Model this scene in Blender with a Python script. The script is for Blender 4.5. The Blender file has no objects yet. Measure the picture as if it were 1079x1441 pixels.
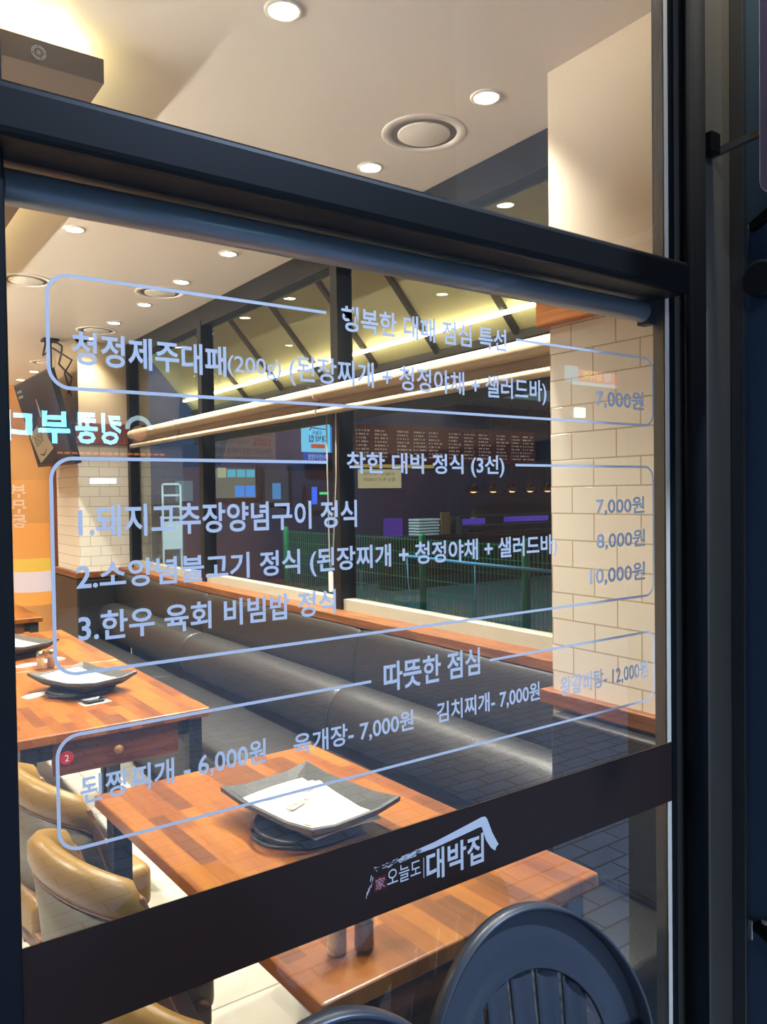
import bpy, bmesh, math, random
from mathutils import Vector, Matrix
random.seed(7)
PI = math.pi
S = bpy.context.scene
COL = S.collection

# ------------------------------------------------------------------ camera, world, exposure
cam_d = bpy.data.cameras.new('camera')
cam = bpy.data.objects.new('camera', cam_d); COL.objects.link(cam)
FPX = 1113.0
cam_d.sensor_fit = 'VERTICAL'; cam_d.sensor_height = 24.0
cam_d.lens = 24.0 * FPX / 1441.0
cam_d.clip_start = 0.02; cam_d.clip_end = 200
_vy = Vector((-255 - 539.5, 707 - 720.5, FPX)).normalized()      # room depth direction seen from the camera
_vx = Vector((2100 - 539.5, 675 - 720.5, FPX)); _vx = (_vx - _vx.dot(_vy) * _vy).normalized()
_vz = _vx.cross(_vy)
if _vz.y > 0: _vz = -_vz
W = Matrix((_vx, _vy, _vz))                                      # camera frame -> world frame
right = W @ Vector((1, 0, 0)); up = W @ Vector((0, -1, 0)); back = W @ Vector((0, 0, -1))
M = Matrix((right, up, back)).transposed().to_4x4(); M.translation = Vector((0, -1.1, 1.6))
cam.matrix_world = M
S.camera = cam

w = bpy.data.worlds.new('night'); S.world = w; w.use_nodes = True
bgn = w.node_tree.nodes['Background']; bgn.inputs[0].default_value = (0.10, 0.17, 0.36, 1); bgn.inputs[1].default_value = 0.05
S.view_settings.view_transform = 'Standard'; S.view_settings.look = 'None'
S.view_settings.gamma = 1.0; S.view_settings.use_curve_mapping = False
S.view_settings.exposure = 0.0
S.cycles.use_denoising = True
S.cycles.max_bounces = 10; S.cycles.transparent_max_bounces = 16; S.cycles.diffuse_bounces = 5; S.cycles.glossy_bounces = 5
S.cycles.caustics_reflective = False; S.cycles.caustics_refractive = False
S.cycles.sample_clamp_indirect = 4.0

WARM = (1.0, 0.92, 0.79)
P_DOWN = 76.0          # one ceiling downlight
P_STREET = 420.0      # street lamp in front of the shop
P_LANE = 900.0        # lamp over the side lane

def light(kind, name, loc, power, color, parent=None, size=0.1, rot=None, spot=None, blend=0.5, size_y=None):
    d = bpy.data.lights.new(name, kind); d.energy = power; d.color = color
    if kind == 'AREA':
        d.shape = 'DISK'; d.size = size
        if size_y: d.shape = 'RECTANGLE'; d.size_y = size_y
    else:
        d.shadow_soft_size = size
    if kind == 'SPOT':
        d.spot_size = spot; d.spot_blend = blend
    o = bpy.data.objects.new(name, d); COL.objects.link(o)
    o.location = loc
    if rot: o.rotation_euler = rot
    if parent: o.parent = parent
    return o
def aim(o, target):
    o.rotation_euler = (Vector(target) - Vector(o.location)).to_track_quat('-Z', 'Y').to_euler()

sl = light('SPOT', 'street_light', (-1.6, -6.2, 5.2), P_STREET, (0.58, 0.72, 1.0), size=0.18, spot=math.radians(115), blend=0.6)
aim(sl, (1.2, -1.0, 0))
s2 = light('SPOT', 'street_light', (3.4, -4.6, 7.6), 2700.0, (0.54, 0.70, 1.0), size=0.18, spot=math.radians(110), blend=0.6)
aim(s2, (1.6, -1.0, 0))
wl = light('SPOT', 'sign_spotlight', (1.72, -0.16, 3.6), 85.0, (1.0, 0.93, 0.78), size=0.04, spot=math.radians(62), blend=0.7)
aim(wl, (1.74, -0.03, 2.45))
ll = light('POINT', 'lane_light', (4.7, 7.6, 4.4), P_LANE, (0.55, 0.85, 1.0), size=0.15)

# ------------------------------------------------------------------ mesh helpers
class MB:
    def __init__(s): s.v = []; s.f = []
    def add(s, vs, fs):
        n = len(s.v); s.v += [tuple(p) for p in vs]; s.f += [tuple(i + n for i in f) for f in fs]; return s
    def box(s, x0, x1, y0, y1, z0, z1):
        return s.add([(x0,y0,z0),(x1,y0,z0),(x1,y1,z0),(x0,y1,z0),(x0,y0,z1),(x1,y0,z1),(x1,y1,z1),(x0,y1,z1)],
                     [(3,2,1,0),(4,5,6,7),(0,1,5,4),(1,2,6,5),(2,3,7,6),(3,0,4,7)])
    def cyl(s, a, b, r, seg=16, r2=None, cap=True):
        a = Vector(a); b = Vector(b); r2 = r if r2 is None else r2
        d = (b - a).normalized(); u = d.orthogonal().normalized(); w_ = d.cross(u)
        vs = []
        for c, rr in ((a, r), (b, r2)):
            for i in range(seg):
                t = 2 * PI * i / seg; vs.append(c + (u * math.cos(t) + w_ * math.sin(t)) * rr)
        fs = [(i, (i+1) % seg, seg + (i+1) % seg, seg + i) for i in range(seg)]
        if cap: fs += [tuple(range(seg-1, -1, -1)), tuple(range(seg, 2*seg))]
        return s.add(vs, fs)
    def tube(s, pts, r, seg=8):
        pts = [Vector(p) for p in pts]; rings = []
        u = None
        for i, p in enumerate(pts):
            d = (pts[min(i+1, len(pts)-1)] - pts[max(i-1, 0)]).normalized()
            u = d.orthogonal().normalized() if u is None else (u - d * u.dot(d)).normalized()
            w_ = d.cross(u)
            rings.append([p + (u * math.cos(2*PI*k/seg) + w_ * math.sin(2*PI*k/seg)) * (r[i] if isinstance(r, (list, tuple)) else r) for k in range(seg)])
        return s.rings(rings)
    def rings(s, rings, cap=True):
        seg = len(rings[0]); vs = [p for rg in rings for p in rg]; fs = []
        for i in range(len(rings) - 1):
            for k in range(seg):
                fs.append((i*seg+k, i*seg+(k+1) % seg, (i+1)*seg+(k+1) % seg, (i+1)*seg+k))
        if cap: fs += [tuple(range(seg-1, -1, -1)), tuple(range((len(rings)-1)*seg, len(rings)*seg))]
        return s.add(vs, fs)
    def lathe(s, prof, c=(0,0,0), seg=32, cap=True):
        rings = [[(c[0] + r*math.cos(2*PI*k/seg), c[1] + r*math.sin(2*PI*k/seg), c[2] + z) for k in range(seg)] for r, z in prof]
        return s.rings(rings, cap)
    def grid(s, fn, nu, nv, wrap=False):
        vs = [fn(i / nu, j / nv) for i in range(nu + 1) for j in range(nv + 1)]
        fs = [(i*(nv+1)+j, (i+1)*(nv+1)+j, (i+1)*(nv+1)+j+1, i*(nv+1)+j+1) for i in range(nu) for j in range(nv)]
        return s.add(vs, fs)
    def prism(s, poly, fn, d0, d1):
        """poly of 2D points; fn(a, b, d) -> 3D point; solid between d0 and d1"""
        n = len(poly)
        vs = [fn(a, b, d0) for a, b in poly] + [fn(a, b, d1) for a, b in poly]
        fs = [tuple(range(n-1, -1, -1)), tuple(range(n, 2*n))] + [(i, (i+1) % n, n + (i+1) % n, n + i) for i in range(n)]
        return s.add(vs, fs)

def finish(o, bevel, smooth, solid=0, sub=0, seg=2):
    if solid:
        m = o.modifiers.new('solid', 'SOLIDIFY'); m.thickness = solid; m.offset = 0
    if sub:
        m = o.modifiers.new('sub', 'SUBSURF'); m.levels = sub; m.render_levels = sub
    if bevel:
        m = o.modifiers.new('bevel', 'BEVEL'); m.width = bevel; m.segments = seg; m.limit_method = 'ANGLE'; m.angle_limit = math.radians(40)
    if smooth:
        for p in o.data.polygons: p.use_smooth = True
def wloc(p):
    v = Vector((0, 0, 0))
    while p is not None: v += Vector(p.location); p = p.parent
    return v
def obj(name, mb, mat, parent=None, bevel=0, smooth=False, solid=0, sub=0, local=False, seg=2, fixn=True):
    """one mesh object. World-space vertices unless local; its origin goes to the base of its bounding box (top level) or to the parent's."""
    vs = [Vector(v) for v in mb.v]
    if parent is None and not local:
        lo = [min(v[i] for v in vs) for i in range(3)]; hi = [max(v[i] for v in vs) for i in range(3)]
        org = Vector(((lo[0]+hi[0])/2, (lo[1]+hi[1])/2, lo[2]))
    elif parent is not None and not local: org = wloc(parent)
    else: org = Vector((0, 0, 0))
    me = bpy.data.meshes.new(name); me.from_pydata([v - org for v in vs], [], mb.f); me.update()
    if fixn:
        bm = bmesh.new(); bm.from_mesh(me); bmesh.ops.recalc_face_normals(bm, faces=bm.faces); bm.to_mesh(me); bm.free()
    me.materials.append(mat)
    o = bpy.data.objects.new(name, me); COL.objects.link(o)
    if parent is None: o.location = org
    else: o.parent = parent
    finish(o, bevel, smooth, solid, sub, seg)
    return o
def tag(o, label=None, cat=None, group=None, kind=None):
    if label: o['label'] = label
    if cat: o['category'] = cat
    if group: o['group'] = group
    if kind: o['kind'] = kind
    return o
def thing(name, label, cat, loc=(0,0,0), rz=0, group=None):
    o = bpy.data.objects.new(name, None); COL.objects.link(o); o.empty_display_size = 0.1
    o.location = loc; o.rotation_euler = (0, 0, rz)
    return tag(o, label, cat, group)
def struct(name, mb, mat, label, cat, parent=None, **k):
    o = obj(name, mb, mat, parent, **k)
    if parent is None: tag(o, label, cat, kind='structure')
    return o
def dup(o, loc=None, rz=None, label=None, parent=None):
    c = o.copy(); COL.objects.link(c)
    if parent is not None: c.parent = parent
    if loc is not None: c.location = loc
    if rz is not None: c.rotation_euler = (0, 0, rz)
    if label: c['label'] = label
    for ch in list(o.children): dup(ch, parent=c)
    return c

# ------------------------------------------------------------------ materials
def nodes(name):
    m = bpy.data.materials.new(name); m.use_nodes = True
    nt = m.node_tree; b = nt.nodes['Principled BSDF']
    return m, nt, b
def lin(r, g, b):
    f = lambda c: (c/255/12.92) if c/255 <= .04045 else ((c/255+.055)/1.055)**2.4
    return (f(r), f(g), f(b), 1)
def mat(name, rgb, rough=0.5, metal=0.0, var=0.06, scale=8.0, bump=0.0, bscale=60.0, emit=None, estr=1.0, spec=0.5, alpha=1.0, trans=0.0, coat=0.0):
    m, nt, b = nodes(name); c = lin(*rgb)
    n = nt.nodes.new('ShaderNodeTexNoise'); n.inputs['Scale'].default_value = scale; n.inputs['Detail'].default_value = 4
    tc = nt.nodes.new('ShaderNodeTexCoord'); nt.links.new(tc.outputs['Object'], n.inputs['Vector'])
    mx = nt.nodes.new('ShaderNodeMix'); mx.data_type = 'RGBA'
    mx.inputs['A'].default_value = tuple(x * (1 - var) for x in c[:3]) + (1,)
    mx.inputs['B'].default_value = tuple(min(1, x * (1 + var)) for x in c[:3]) + (1,)
    nt.links.new(n.outputs['Fac'], mx.inputs['Factor']); nt.links.new(mx.outputs['Result'], b.inputs['Base Color'])
    b.inputs['Roughness'].default_value = rough; b.inputs['Metallic'].default_value = metal
    b.inputs['Specular IOR Level'].default_value = spec; b.inputs['Alpha'].default_value = alpha
    b.inputs['Transmission Weight'].default_value = trans; b.inputs['Coat Weight'].default_value = coat; b.inputs['Coat Roughness'].default_value = 0.08
    if emit:
        b.inputs['Emission Color'].default_value = lin(*emit); b.inputs['Emission Strength'].default_value = estr
    if bump:
        n2 = nt.nodes.new('ShaderNodeTexNoise'); n2.inputs['Scale'].default_value = bscale; n2.inputs['Detail'].default_value = 3
        nt.links.new(tc.outputs['Object'], n2.inputs['Vector'])
        bp = nt.nodes.new('ShaderNodeBump'); bp.inputs['Strength'].default_value = bump; bp.inputs['Distance'].default_value = 0.005
        nt.links.new(n2.outputs['Fac'], bp.inputs['Height']); nt.links.new(bp.outputs['Normal'], b.inputs['Normal'])
    return m

def axes(nt, src, ax, scale=(1,1,1), loc=(0,0,0)):
    """pick object/world axes into the texture's x,y"""
    sp = nt.nodes.new('ShaderNodeSeparateXYZ'); nt.links.new(src, sp.inputs[0])
    cb = nt.nodes.new('ShaderNodeCombineXYZ')
    for i, a in enumerate(ax):
        nt.links.new(sp.outputs[a], cb.inputs[i])
    mp = nt.nodes.new('ShaderNodeMapping'); mp.inputs['Scale'].default_value = scale; mp.inputs['Location'].default_value = loc
    nt.links.new(cb.outputs[0], mp.inputs['Vector'])
    return mp.outputs[0]

def brick(name, ax, bw, rh, c1, c2, cm, mortar=0.004, rough=0.3, loc=(0,0,0), offset=0.5, bump=0.4, squash=1.0, freq=2, noise=0.0, coat=0.0, spec=0.5):
    m, nt, b = nodes(name)
    g = nt.nodes.new('ShaderNodeNewGeometry')
    v = axes(nt, g.outputs['Position'], ax, loc=loc)
    bt = nt.nodes.new('ShaderNodeTexBrick'); nt.links.new(v, bt.inputs['Vector'])
    bt.inputs['Scale'].default_value = 1; bt.inputs['Brick Width'].default_value = bw; bt.inputs['Row Height'].default_value = rh
    bt.inputs['Mortar Size'].default_value = mortar; bt.inputs['Mortar Smooth'].default_value = 0.15; bt.inputs['Bias'].default_value = 0
    bt.offset = offset; bt.offset_frequency = freq
    bt.inputs['Color1'].default_value = lin(*c1); bt.inputs['Color2'].default_value = lin(*c2); bt.inputs['Mortar'].default_value = lin(*cm)
    out = bt.outputs['Color']
    if noise:
        n = nt.nodes.new('ShaderNodeTexNoise'); n.inputs['Scale'].default_value = 9; n.inputs['Detail'].default_value = 6
        nt.links.new(g.outputs['Position'], n.inputs['Vector'])
        mr = nt.nodes.new('ShaderNodeMapRange'); mr.inputs['To Min'].default_value = 1 - noise; mr.inputs['To Max'].default_value = 1 + noise
        nt.links.new(n.outputs['Fac'], mr.inputs['Value'])
        mm = nt.nodes.new('ShaderNodeVectorMath'); mm.operation = 'SCALE'
        nt.links.new(out, mm.inputs[0]); nt.links.new(mr.outputs[0], mm.inputs['Scale']); out = mm.outputs[0]
    nt.links.new(out, b.inputs['Base Color'])
    b.inputs['Roughness'].default_value = rough; b.inputs['Coat Weight'].default_value = coat; b.inputs['Specular IOR Level'].default_value = spec
    bp = nt.nodes.new('ShaderNodeBump'); bp.inputs['Strength'].default_value = bump; bp.inputs['Distance'].default_value = 0.003; bp.invert = True
    nt.links.new(bt.outputs['Fac'], bp.inputs['Height']); nt.links.new(bp.outputs['Normal'], b.inputs['Normal'])
    return m

def butcher(name, c_lo, c_mid, c_hi, rough=0.34, strip=0.045, length=0.34):
    """strips of solid wood glued along local Y, random tone per stave, fine grain"""
    m, nt, b = nodes(name)
    tc = nt.nodes.new('ShaderNodeTexCoord')
    v = axes(nt, tc.outputs['Object'], (1, 0, 2))
    bt = nt.nodes.new('ShaderNodeTexBrick'); nt.links.new(v, bt.inputs['Vector'])
    bt.inputs['Scale'].default_value = 1; bt.inputs['Brick Width'].default_value = length; bt.inputs['Row Height'].default_value = strip
    bt.inputs['Mortar Size'].default_value = 0.0; bt.offset = 0.37; bt.offset_frequency = 2; bt.inputs['Bias'].default_value = 0
    bt.inputs['Color1'].default_value = (0,0,0,1); bt.inputs['Color2'].default_value = (1,1,1,1); bt.inputs['Mortar'].default_value = (0.3,0.3,0.3,1)
    n = nt.nodes.new('ShaderNodeTexNoise'); n.inputs['Detail'].default_value = 8; n.inputs['Scale'].default_value = 1; n.inputs['Roughness'].default_value = 0.65
    nt.links.new(axes(nt, tc.outputs['Object'], (0, 1, 2), scale=(70, 5, 20)), n.inputs['Vector'])
    mx = nt.nodes.new('ShaderNodeMix'); mx.data_type = 'FLOAT'; mx.inputs['Factor'].default_value = 0.5
    nt.links.new(bt.outputs['Color'], mx.inputs['A']); nt.links.new(n.outputs['Fac'], mx.inputs['B'])
    r = nt.nodes.new('ShaderNodeValToRGB'); nt.links.new(mx.outputs['Result'], r.inputs[0])
    r.color_ramp.elements[0].position = 0.12; r.color_ramp.elements[0].color = lin(*c_lo)
    r.color_ramp.elements[1].position = 0.85; r.color_ramp.elements[1].color = lin(*c_hi)
    e = r.color_ramp.elements.new(0.45); e.color = lin(*c_mid)
    nt.links.new(r.outputs[0], b.inputs['Base Color']); b.inputs['Roughness'].default_value = rough
    b.inputs['Coat Weight'].default_value = 0.08; b.inputs['Coat Roughness'].default_value = 0.15
    return m

def grain(name, lo, hi, ax=(0,1,2), scale=(3,40,40), rough=0.45, bump=0.25):
    m, nt, b = nodes(name); tc = nt.nodes.new('ShaderNodeTexCoord')
    n = nt.nodes.new('ShaderNodeTexNoise'); n.inputs['Scale'].default_value = 1; n.inputs['Detail'].default_value = 9; n.inputs['Roughness'].default_value = 0.6
    nt.links.new(axes(nt, tc.outputs['Object'], ax, scale=scale), n.inputs['Vector'])
    r = nt.nodes.new('ShaderNodeValToRGB'); nt.links.new(n.outputs['Fac'], r.inputs[0])
    r.color_ramp.elements[0].position = 0.35; r.color_ramp.elements[0].color = lin(*lo)
    r.color_ramp.elements[1].position = 0.68; r.color_ramp.elements[1].color = lin(*hi)
    nt.links.new(r.outputs[0], b.inputs['Base Color']); b.inputs['Roughness'].default_value = rough
    bp = nt.nodes.new('ShaderNodeBump'); bp.inputs['Strength'].default_value = bump; bp.inputs['Distance'].default_value = 0.003
    nt.links.new(n.outputs['Fac'], bp.inputs['Height']); nt.links.new(bp.outputs['Normal'], b.inputs['Normal'])
    return m

def glass(name, gain=1.8, tint=(0.96, 0.98, 0.97, 1), rough=0.0, dust=0.0):
    m = bpy.data.materials.new(name); m.use_nodes = True; nt = m.node_tree
    for n in list(nt.nodes): nt.nodes.remove(n)
    o = nt.nodes.new('ShaderNodeOutputMaterial'); mix = nt.nodes.new('ShaderNodeMixShader')
    t = nt.nodes.new('ShaderNodeBsdfTransparent'); t.inputs[0].default_value = tint
    g = nt.nodes.new('ShaderNodeBsdfGlossy'); g.inputs['Roughness'].default_value = rough
    fr = nt.nodes.new('ShaderNodeFresnel'); fr.inputs['IOR'].default_value = 1.5
    ge = nt.nodes.new('ShaderNodeNewGeometry')
    inv = nt.nodes.new('ShaderNodeMath'); inv.operation = 'SUBTRACT'; inv.inputs[0].default_value = 1; nt.links.new(ge.outputs['Backfacing'], inv.inputs[1])
    a = nt.nodes.new('ShaderNodeMath'); a.operation = 'MULTIPLY'; nt.links.new(fr.outputs[0], a.inputs[0]); nt.links.new(inv.outputs[0], a.inputs[1])
    b = nt.nodes.new('ShaderNodeMath'); b.operation = 'MULTIPLY'; b.use_clamp = True; nt.links.new(a.outputs[0], b.inputs[0]); b.inputs[1].default_value = gain
    nt.links.new(b.outputs[0], mix.inputs[0]); nt.links.new(t.outputs[0], mix.inputs[1]); nt.links.new(g.outputs[0], mix.inputs[2])
    last = mix.outputs[0]
    if dust:                                                     # thin uneven film of street dust on the outer face
        df = nt.nodes.new('ShaderNodeBsdfDiffuse'); df.inputs[0].default_value = (0.85, 0.84, 0.80, 1)
        nz = nt.nodes.new('ShaderNodeTexNoise'); nz.inputs['Scale'].default_value = 3.0; nz.inputs['Detail'].default_value = 6
        nt.links.new(ge.outputs['Position'], nz.inputs['Vector'])
        dm = nt.nodes.new('ShaderNodeMath'); dm.operation = 'MULTIPLY'; nt.links.new(nz.outputs['Fac'], dm.inputs[0]); dm.inputs[1].default_value = dust * 2
        d2 = nt.nodes.new('ShaderNodeMath'); d2.operation = 'MULTIPLY'; nt.links.new(dm.outputs[0], d2.inputs[0]); nt.links.new(inv.outputs[0], d2.inputs[1])
        m2 = nt.nodes.new('ShaderNodeMixShader'); nt.links.new(d2.outputs[0], m2.inputs[0]); nt.links.new(last, m2.inputs[1]); nt.links.new(df.outputs[0], m2.inputs[2]); last = m2.outputs[0]
    nt.links.new(last, o.inputs[0])
    return m

def emis(name, rgb, strength, stripes=None):
    m = bpy.data.materials.new(name); m.use_nodes = True; nt = m.node_tree
    for n in list(nt.nodes): nt.nodes.remove(n)
    o = nt.nodes.new('ShaderNodeOutputMaterial'); e = nt.nodes.new('ShaderNodeEmission')
    e.inputs[0].default_value = lin(*rgb); e.inputs[1].default_value = strength
    nt.links.new(e.outputs[0], o.inputs[0]); return m

MT = {}
MT['frame'] = mat('black_aluminium', (16, 16, 16), 0.45, 0.0, 0.04, spec=0.25)
MT['frame_dark'] = mat('dark_aluminium', (16, 18, 22), 0.45, 0.0, 0.04, spec=0.3)
MT['pipe'] = mat('matte_black_pipe', (20, 22, 27), 0.8, 0, 0.05, spec=0.08)
MT['reveal'] = mat('grey_aluminium', (78, 74, 68), 0.4, 0.3)
MT['spacer'] = mat('spacer_bar', (226, 220, 204), 0.35, 0.0)
MT['panel_grey'] = mat('grey_metal_panel', (104, 98, 86), 0.6, 0.0, 0.05, 3)
MT['panel_steel'] = mat('brushed_steel_strip', (96, 96, 96), 0.35, 0.6)
MT['panel_navy'] = mat('navy_metal_panel', (70, 92, 110), 0.45, 0.2, 0.05, 3)
MT['glass'] = glass('window_glass', 1.1)
MT['glass_low'] = glass('lower_glass', 1.9, dust=0.02)
MT['glass_up'] = glass('upper_glass', 1.9, dust=0.05)
MT['vinyl'] = mat('pale_vinyl', (228, 230, 236), 0.55, 0, 0.03)
MT['band'] = mat('brown_vinyl', (48, 33, 27), 0.5, 0, 0.05, spec=0.3)
MT['red'] = mat('red_vinyl', (170, 30, 45), 0.5)
MT['ceil'] = mat('ceiling_paint', (232, 225, 214), 0.35, 0, 0.02, 2, spec=0.35)
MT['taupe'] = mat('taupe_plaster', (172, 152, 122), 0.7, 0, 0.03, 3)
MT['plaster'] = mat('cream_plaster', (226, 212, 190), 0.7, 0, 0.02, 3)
MT['tile'] = brick('white_tile', (1, 2, 0), 0.17, 0.0844, (242, 238, 228), (238, 233, 222), (186, 174, 152), 0.0024, 0.12, loc=(-0.403, -1.955 + 0.0844*24, 0), bump=0.5)
MT['tile_end'] = brick('white_tile_end', (0, 2, 1), 0.17, 0.0844, (242, 238, 228), (238, 233, 222), (186, 174, 152), 0.0024, 0.12, loc=(0, -1.955 + 0.0844*24, 0), bump=0.5)
MT['floor'] = brick('floor_tile', (0, 1, 2), 0.6, 0.6, (196, 190, 176), (188, 181, 168), (128, 120, 108), 0.004, 0.3, offset=0.0, bump=0.2, noise=0.08)
MT['paving'] = brick('street_paving', (0, 1, 2), 0.22, 0.11, (184, 204, 232), (166, 186, 214), (92, 103, 118), 0.006, 0.7, bump=0.7, noise=0.3)
MT['asphalt'] = mat('lane_asphalt', (86, 96, 98), 0.75, 0, 0.3, 2, 0.3, 40)
MT['leather'] = mat('black_leather', (27, 25, 23), 0.42, 0, 0.15, 5, 0.25, 90)
MT['leather_dark'] = mat('dark_leather', (28, 27, 28), 0.42, 0, 0.1, 5, 0.2, 90)
MT['oak'] = grain('oak_trim', (84, 48, 22), (136, 82, 40), (1,0,2), (4, 60, 60))
MT['oak_lit'] = grain('oak_lit', (150, 88, 40), (206, 132, 70), (1,0,2), (4, 60, 60))  # same oak in a lighter colour, standing in for light on the beam
MT['table'] = butcher('acacia_staves', (74, 37, 10), (124, 67, 17), (158, 97, 26))
MT['table_edge'] = grain('dark_table_wood', (52, 28, 16), (92, 50, 26), (0,1,2), (4, 30, 30), 0.4)
MT['drawer'] = grain('walnut_front', (74, 38, 22), (118, 66, 38), (0,1,2), (4, 30, 50), 0.4)
MT['black'] = mat('black_paint', (26, 28, 34), 0.45, 0, 0.08)
MT['blackstone'] = mat('speckled_stone', (66, 66, 64), 0.5, 0, 0.6, 170, 0.4, 300)
MT['iron'] = mat('black_iron', (30, 30, 31), 0.35, 0.4, 0.1)
MT['paper'] = mat('cream_paper', (204, 198, 178), 0.8, 0, 0.02)
MT['ink'] = mat('printed_ink', (70, 62, 52), 0.8)
MT['fog'] = mat('faint_print', (196, 190, 172), 0.8)
MT['mustard'] = mat('mustard_leather', (142, 108, 48), 0.38, 0, 0.1, 5, 0.12, 120)
MT['tan'] = mat('grey_tan_leather', (104, 95, 74), 0.45, 0, 0.1, 5, 0.12, 120)
MT['brown_leather'] = mat('worn_brown_leather', (122, 84, 58), 0.5, 0, 0.3, 14, 0.3, 50)
MT['chairwood'] = grain('chair_wood', (120, 84, 50), (168, 124, 80), (2,0,1), (4, 60, 60))
MT['plastic'] = mat('grey_plastic', (66, 72, 82), 0.34, 0, 0.05, spec=0.5)
MT['chrome'] = mat('chrome', (210, 208, 204), 0.15, 1.0)
MT['jar'] = mat('jar_glass', (210, 205, 195), 0.05, 0, 0.01, alpha=0.14)
MT['spice'] = mat('ground_spice', (206, 168, 118), 0.9, 0, 0.6, 300)
MT['spice2'] = mat('dark_spice', (150, 108, 76), 0.9, 0, 0.5, 300)
MT['white'] = mat('white_plastic', (240, 236, 228), 0.45, 0, 0.02)
MT['vent_dark'] = mat('vent_slot', (92, 84, 74), 0.6)
MT['lamp'] = emis('downlight_glow', (255, 240, 214), 40)
MT['cove'] = emis('cove_led', (255, 234, 170), 38)
MT['awning_led'] = emis('awning_led', (255, 242, 200), 15)
MT['duct'] = mat('brown_duct', (92, 76, 56), 0.55, 0, 0.1, 3)
MT['tube'] = mat('shade_tube', (150, 154, 162), 0.28, 0.3, 0.04)
MT['blind'] = mat('ivory_blind', (172, 158, 134), 0.5, 0, 0.02)
MT['blind_band'] = mat('blind_fabric', (150, 132, 114), 0.8)
MT['chain'] = mat('bead_chain', (190, 184, 172), 0.3, 0.5)
MT['tv'] = mat('tv_screen', (46, 50, 60), 0.55, spec=0.2)
MT['tv_body'] = mat('tv_body', (24, 24, 26), 0.4)
MT['glow_pic'] = emis('screen_picture', (190, 180, 165), 0.6)
MT['wall_warm'] = mat('warm_wall', (214, 158, 96), 0.7, 0, 0.04, 2)
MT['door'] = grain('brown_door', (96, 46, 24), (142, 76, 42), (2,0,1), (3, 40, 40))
MT['awning'] = mat('olive_awning', (196, 186, 142), 0.85, 0, 0.06, 2)
MT['beam'] = mat('awning_steel', (44, 40, 34), 0.5)
MT['green'] = mat('green_fence', (38, 150, 96), 0.45)
MT['rope'] = mat('blue_rope', (120, 190, 225), 0.6)
MT['copper'] = mat('copper', (214, 132, 84), 0.2, 1.0)
MT['night'] = mat('night_wall', (36, 42, 70), 0.8, 0, 0.1, 2)
MT['skin'] = mat('skin', (176, 128, 104), 0.55)
MT['hair'] = mat('dark_hair', (24, 20, 20), 0.6)
MT['cloth'] = mat('dark_jacket', (32, 32, 38), 0.9)

# ------------------------------------------------------------------ lettering
def text_mb(body, off=0.0, res=3, bold=False):
    c = bpy.data.curves.new('lettering', 'FONT'); c.body = body; c.size = 1.0; c.resolution_u = res; c.offset = off; c.fill_mode = 'FRONT'
    o = bpy.data.objects.new('lettering', c); COL.objects.link(o)
    dg = bpy.context.evaluated_depsgraph_get(); dg.update()
    me = bpy.data.meshes.new_from_object(o.evaluated_get(dg))
    vs = [tuple(v.co) for v in me.vertices]; fs = [tuple(p.vertices) for p in me.polygons]
    bpy.data.objects.remove(o); bpy.data.curves.remove(c); bpy.data.meshes.remove(me)
    return vs, fs
def fit_text(mb, body, a0, a1, b0, b1, fn, off=0.0, res=3, mirror=False, split=None):
    """letters fitted to the box a0..a1, b0..b1 of a surface; fn(a, b) -> 3D point"""
    vs, fs = text_mb(body, off, res)
    if not vs: return mb
    x0 = min(v[0] for v in vs); x1 = max(v[0] for v in vs); y0 = min(v[1] for v in vs); y1 = max(v[1] for v in vs)
    out = []
    for v in vs:
        u = (v[0] - x0) / (x1 - x0); t = (v[1] - y0) / (y1 - y0)
        if mirror: u = 1 - u
        out.append(fn(a0 + (a1 - a0) * u, b0 + (b1 - b0) * t))
    mb.add(out, fs); return mb

# ================================================================== SETTING
ZC = 2.935; XW = 2.24; XP = 1.92
# floor, ceiling, walls of the room
struct('floor', MB().box(-4, 2.5, -0.02, 9.2, -0.1, 0), MT['floor'], 'pale grey tiled restaurant floor under the tables', 'floor')
struct('ceiling', MB().box(-4, 2.5, -0.02, 9.2, ZC, ZC+0.15), MT['ceil'], 'beige painted ceiling with rows of downlights', 'ceiling')
struct('wall_back', MB().box(-4, 2.5, 9.0, 9.2, 0, ZC), MT['wall_warm'], 'warm orange back wall of the restaurant', 'wall')
struct('wall_left', MB().box(-4.15, -4, -0.02, 9.2, 0, ZC), MT['plaster'], 'cream left wall of the restaurant', 'wall')
struct('wall_front', MB().box(-4, 0.05, -0.02, 0.12, 0, 3.3), MT['frame_dark'], 'dark shop front left of the window', 'wall')
struct('wall_parapet', MB().box(-4.15, 6, -0.02, 0.14, ZC+0.15, 5.0), MT['frame_dark'], 'dark fascia above the shop window', 'wall')

# front window: two panes, black frame
struct('window_1', MB().box(0.19, 1.60, 0.0, 0.008, 0.12, 2.05), MT['glass_low'], 'large lower glass pane carrying the white menu lettering', 'window')
struct('window_2', MB().box(0.19, 1.60, 0.0, 0.008, 2.05, ZC), MT['glass_up'], 'upper glass pane above the black crossbar', 'window')
struct('trim_1', MB().box(0.05, 0.196, -0.03, 0.09, 0, ZC), MT['frame_dark'], 'black upright at the left edge of the window', 'frame', bevel=0.003)
struct('trim_2', MB().box(-0.2, 1.580, -0.068, 0.018, 2.034, 2.104), MT['frame'], 'black horizontal crossbar between the two panes', 'frame', bevel=0.012, seg=3)
jm = MB().box(1.594, 1.612, -0.004, 0.04, 0, ZC); 
struct('trim_3', jm, MT['frame_dark'], 'black right upright of the window', 'frame')
struct('trim_4', MB().box(1.592, 1.5939, 0.012, 0.040, 0.02, ZC), MT['reveal'], 'grey inner reveal of the right upright', 'frame')
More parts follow.
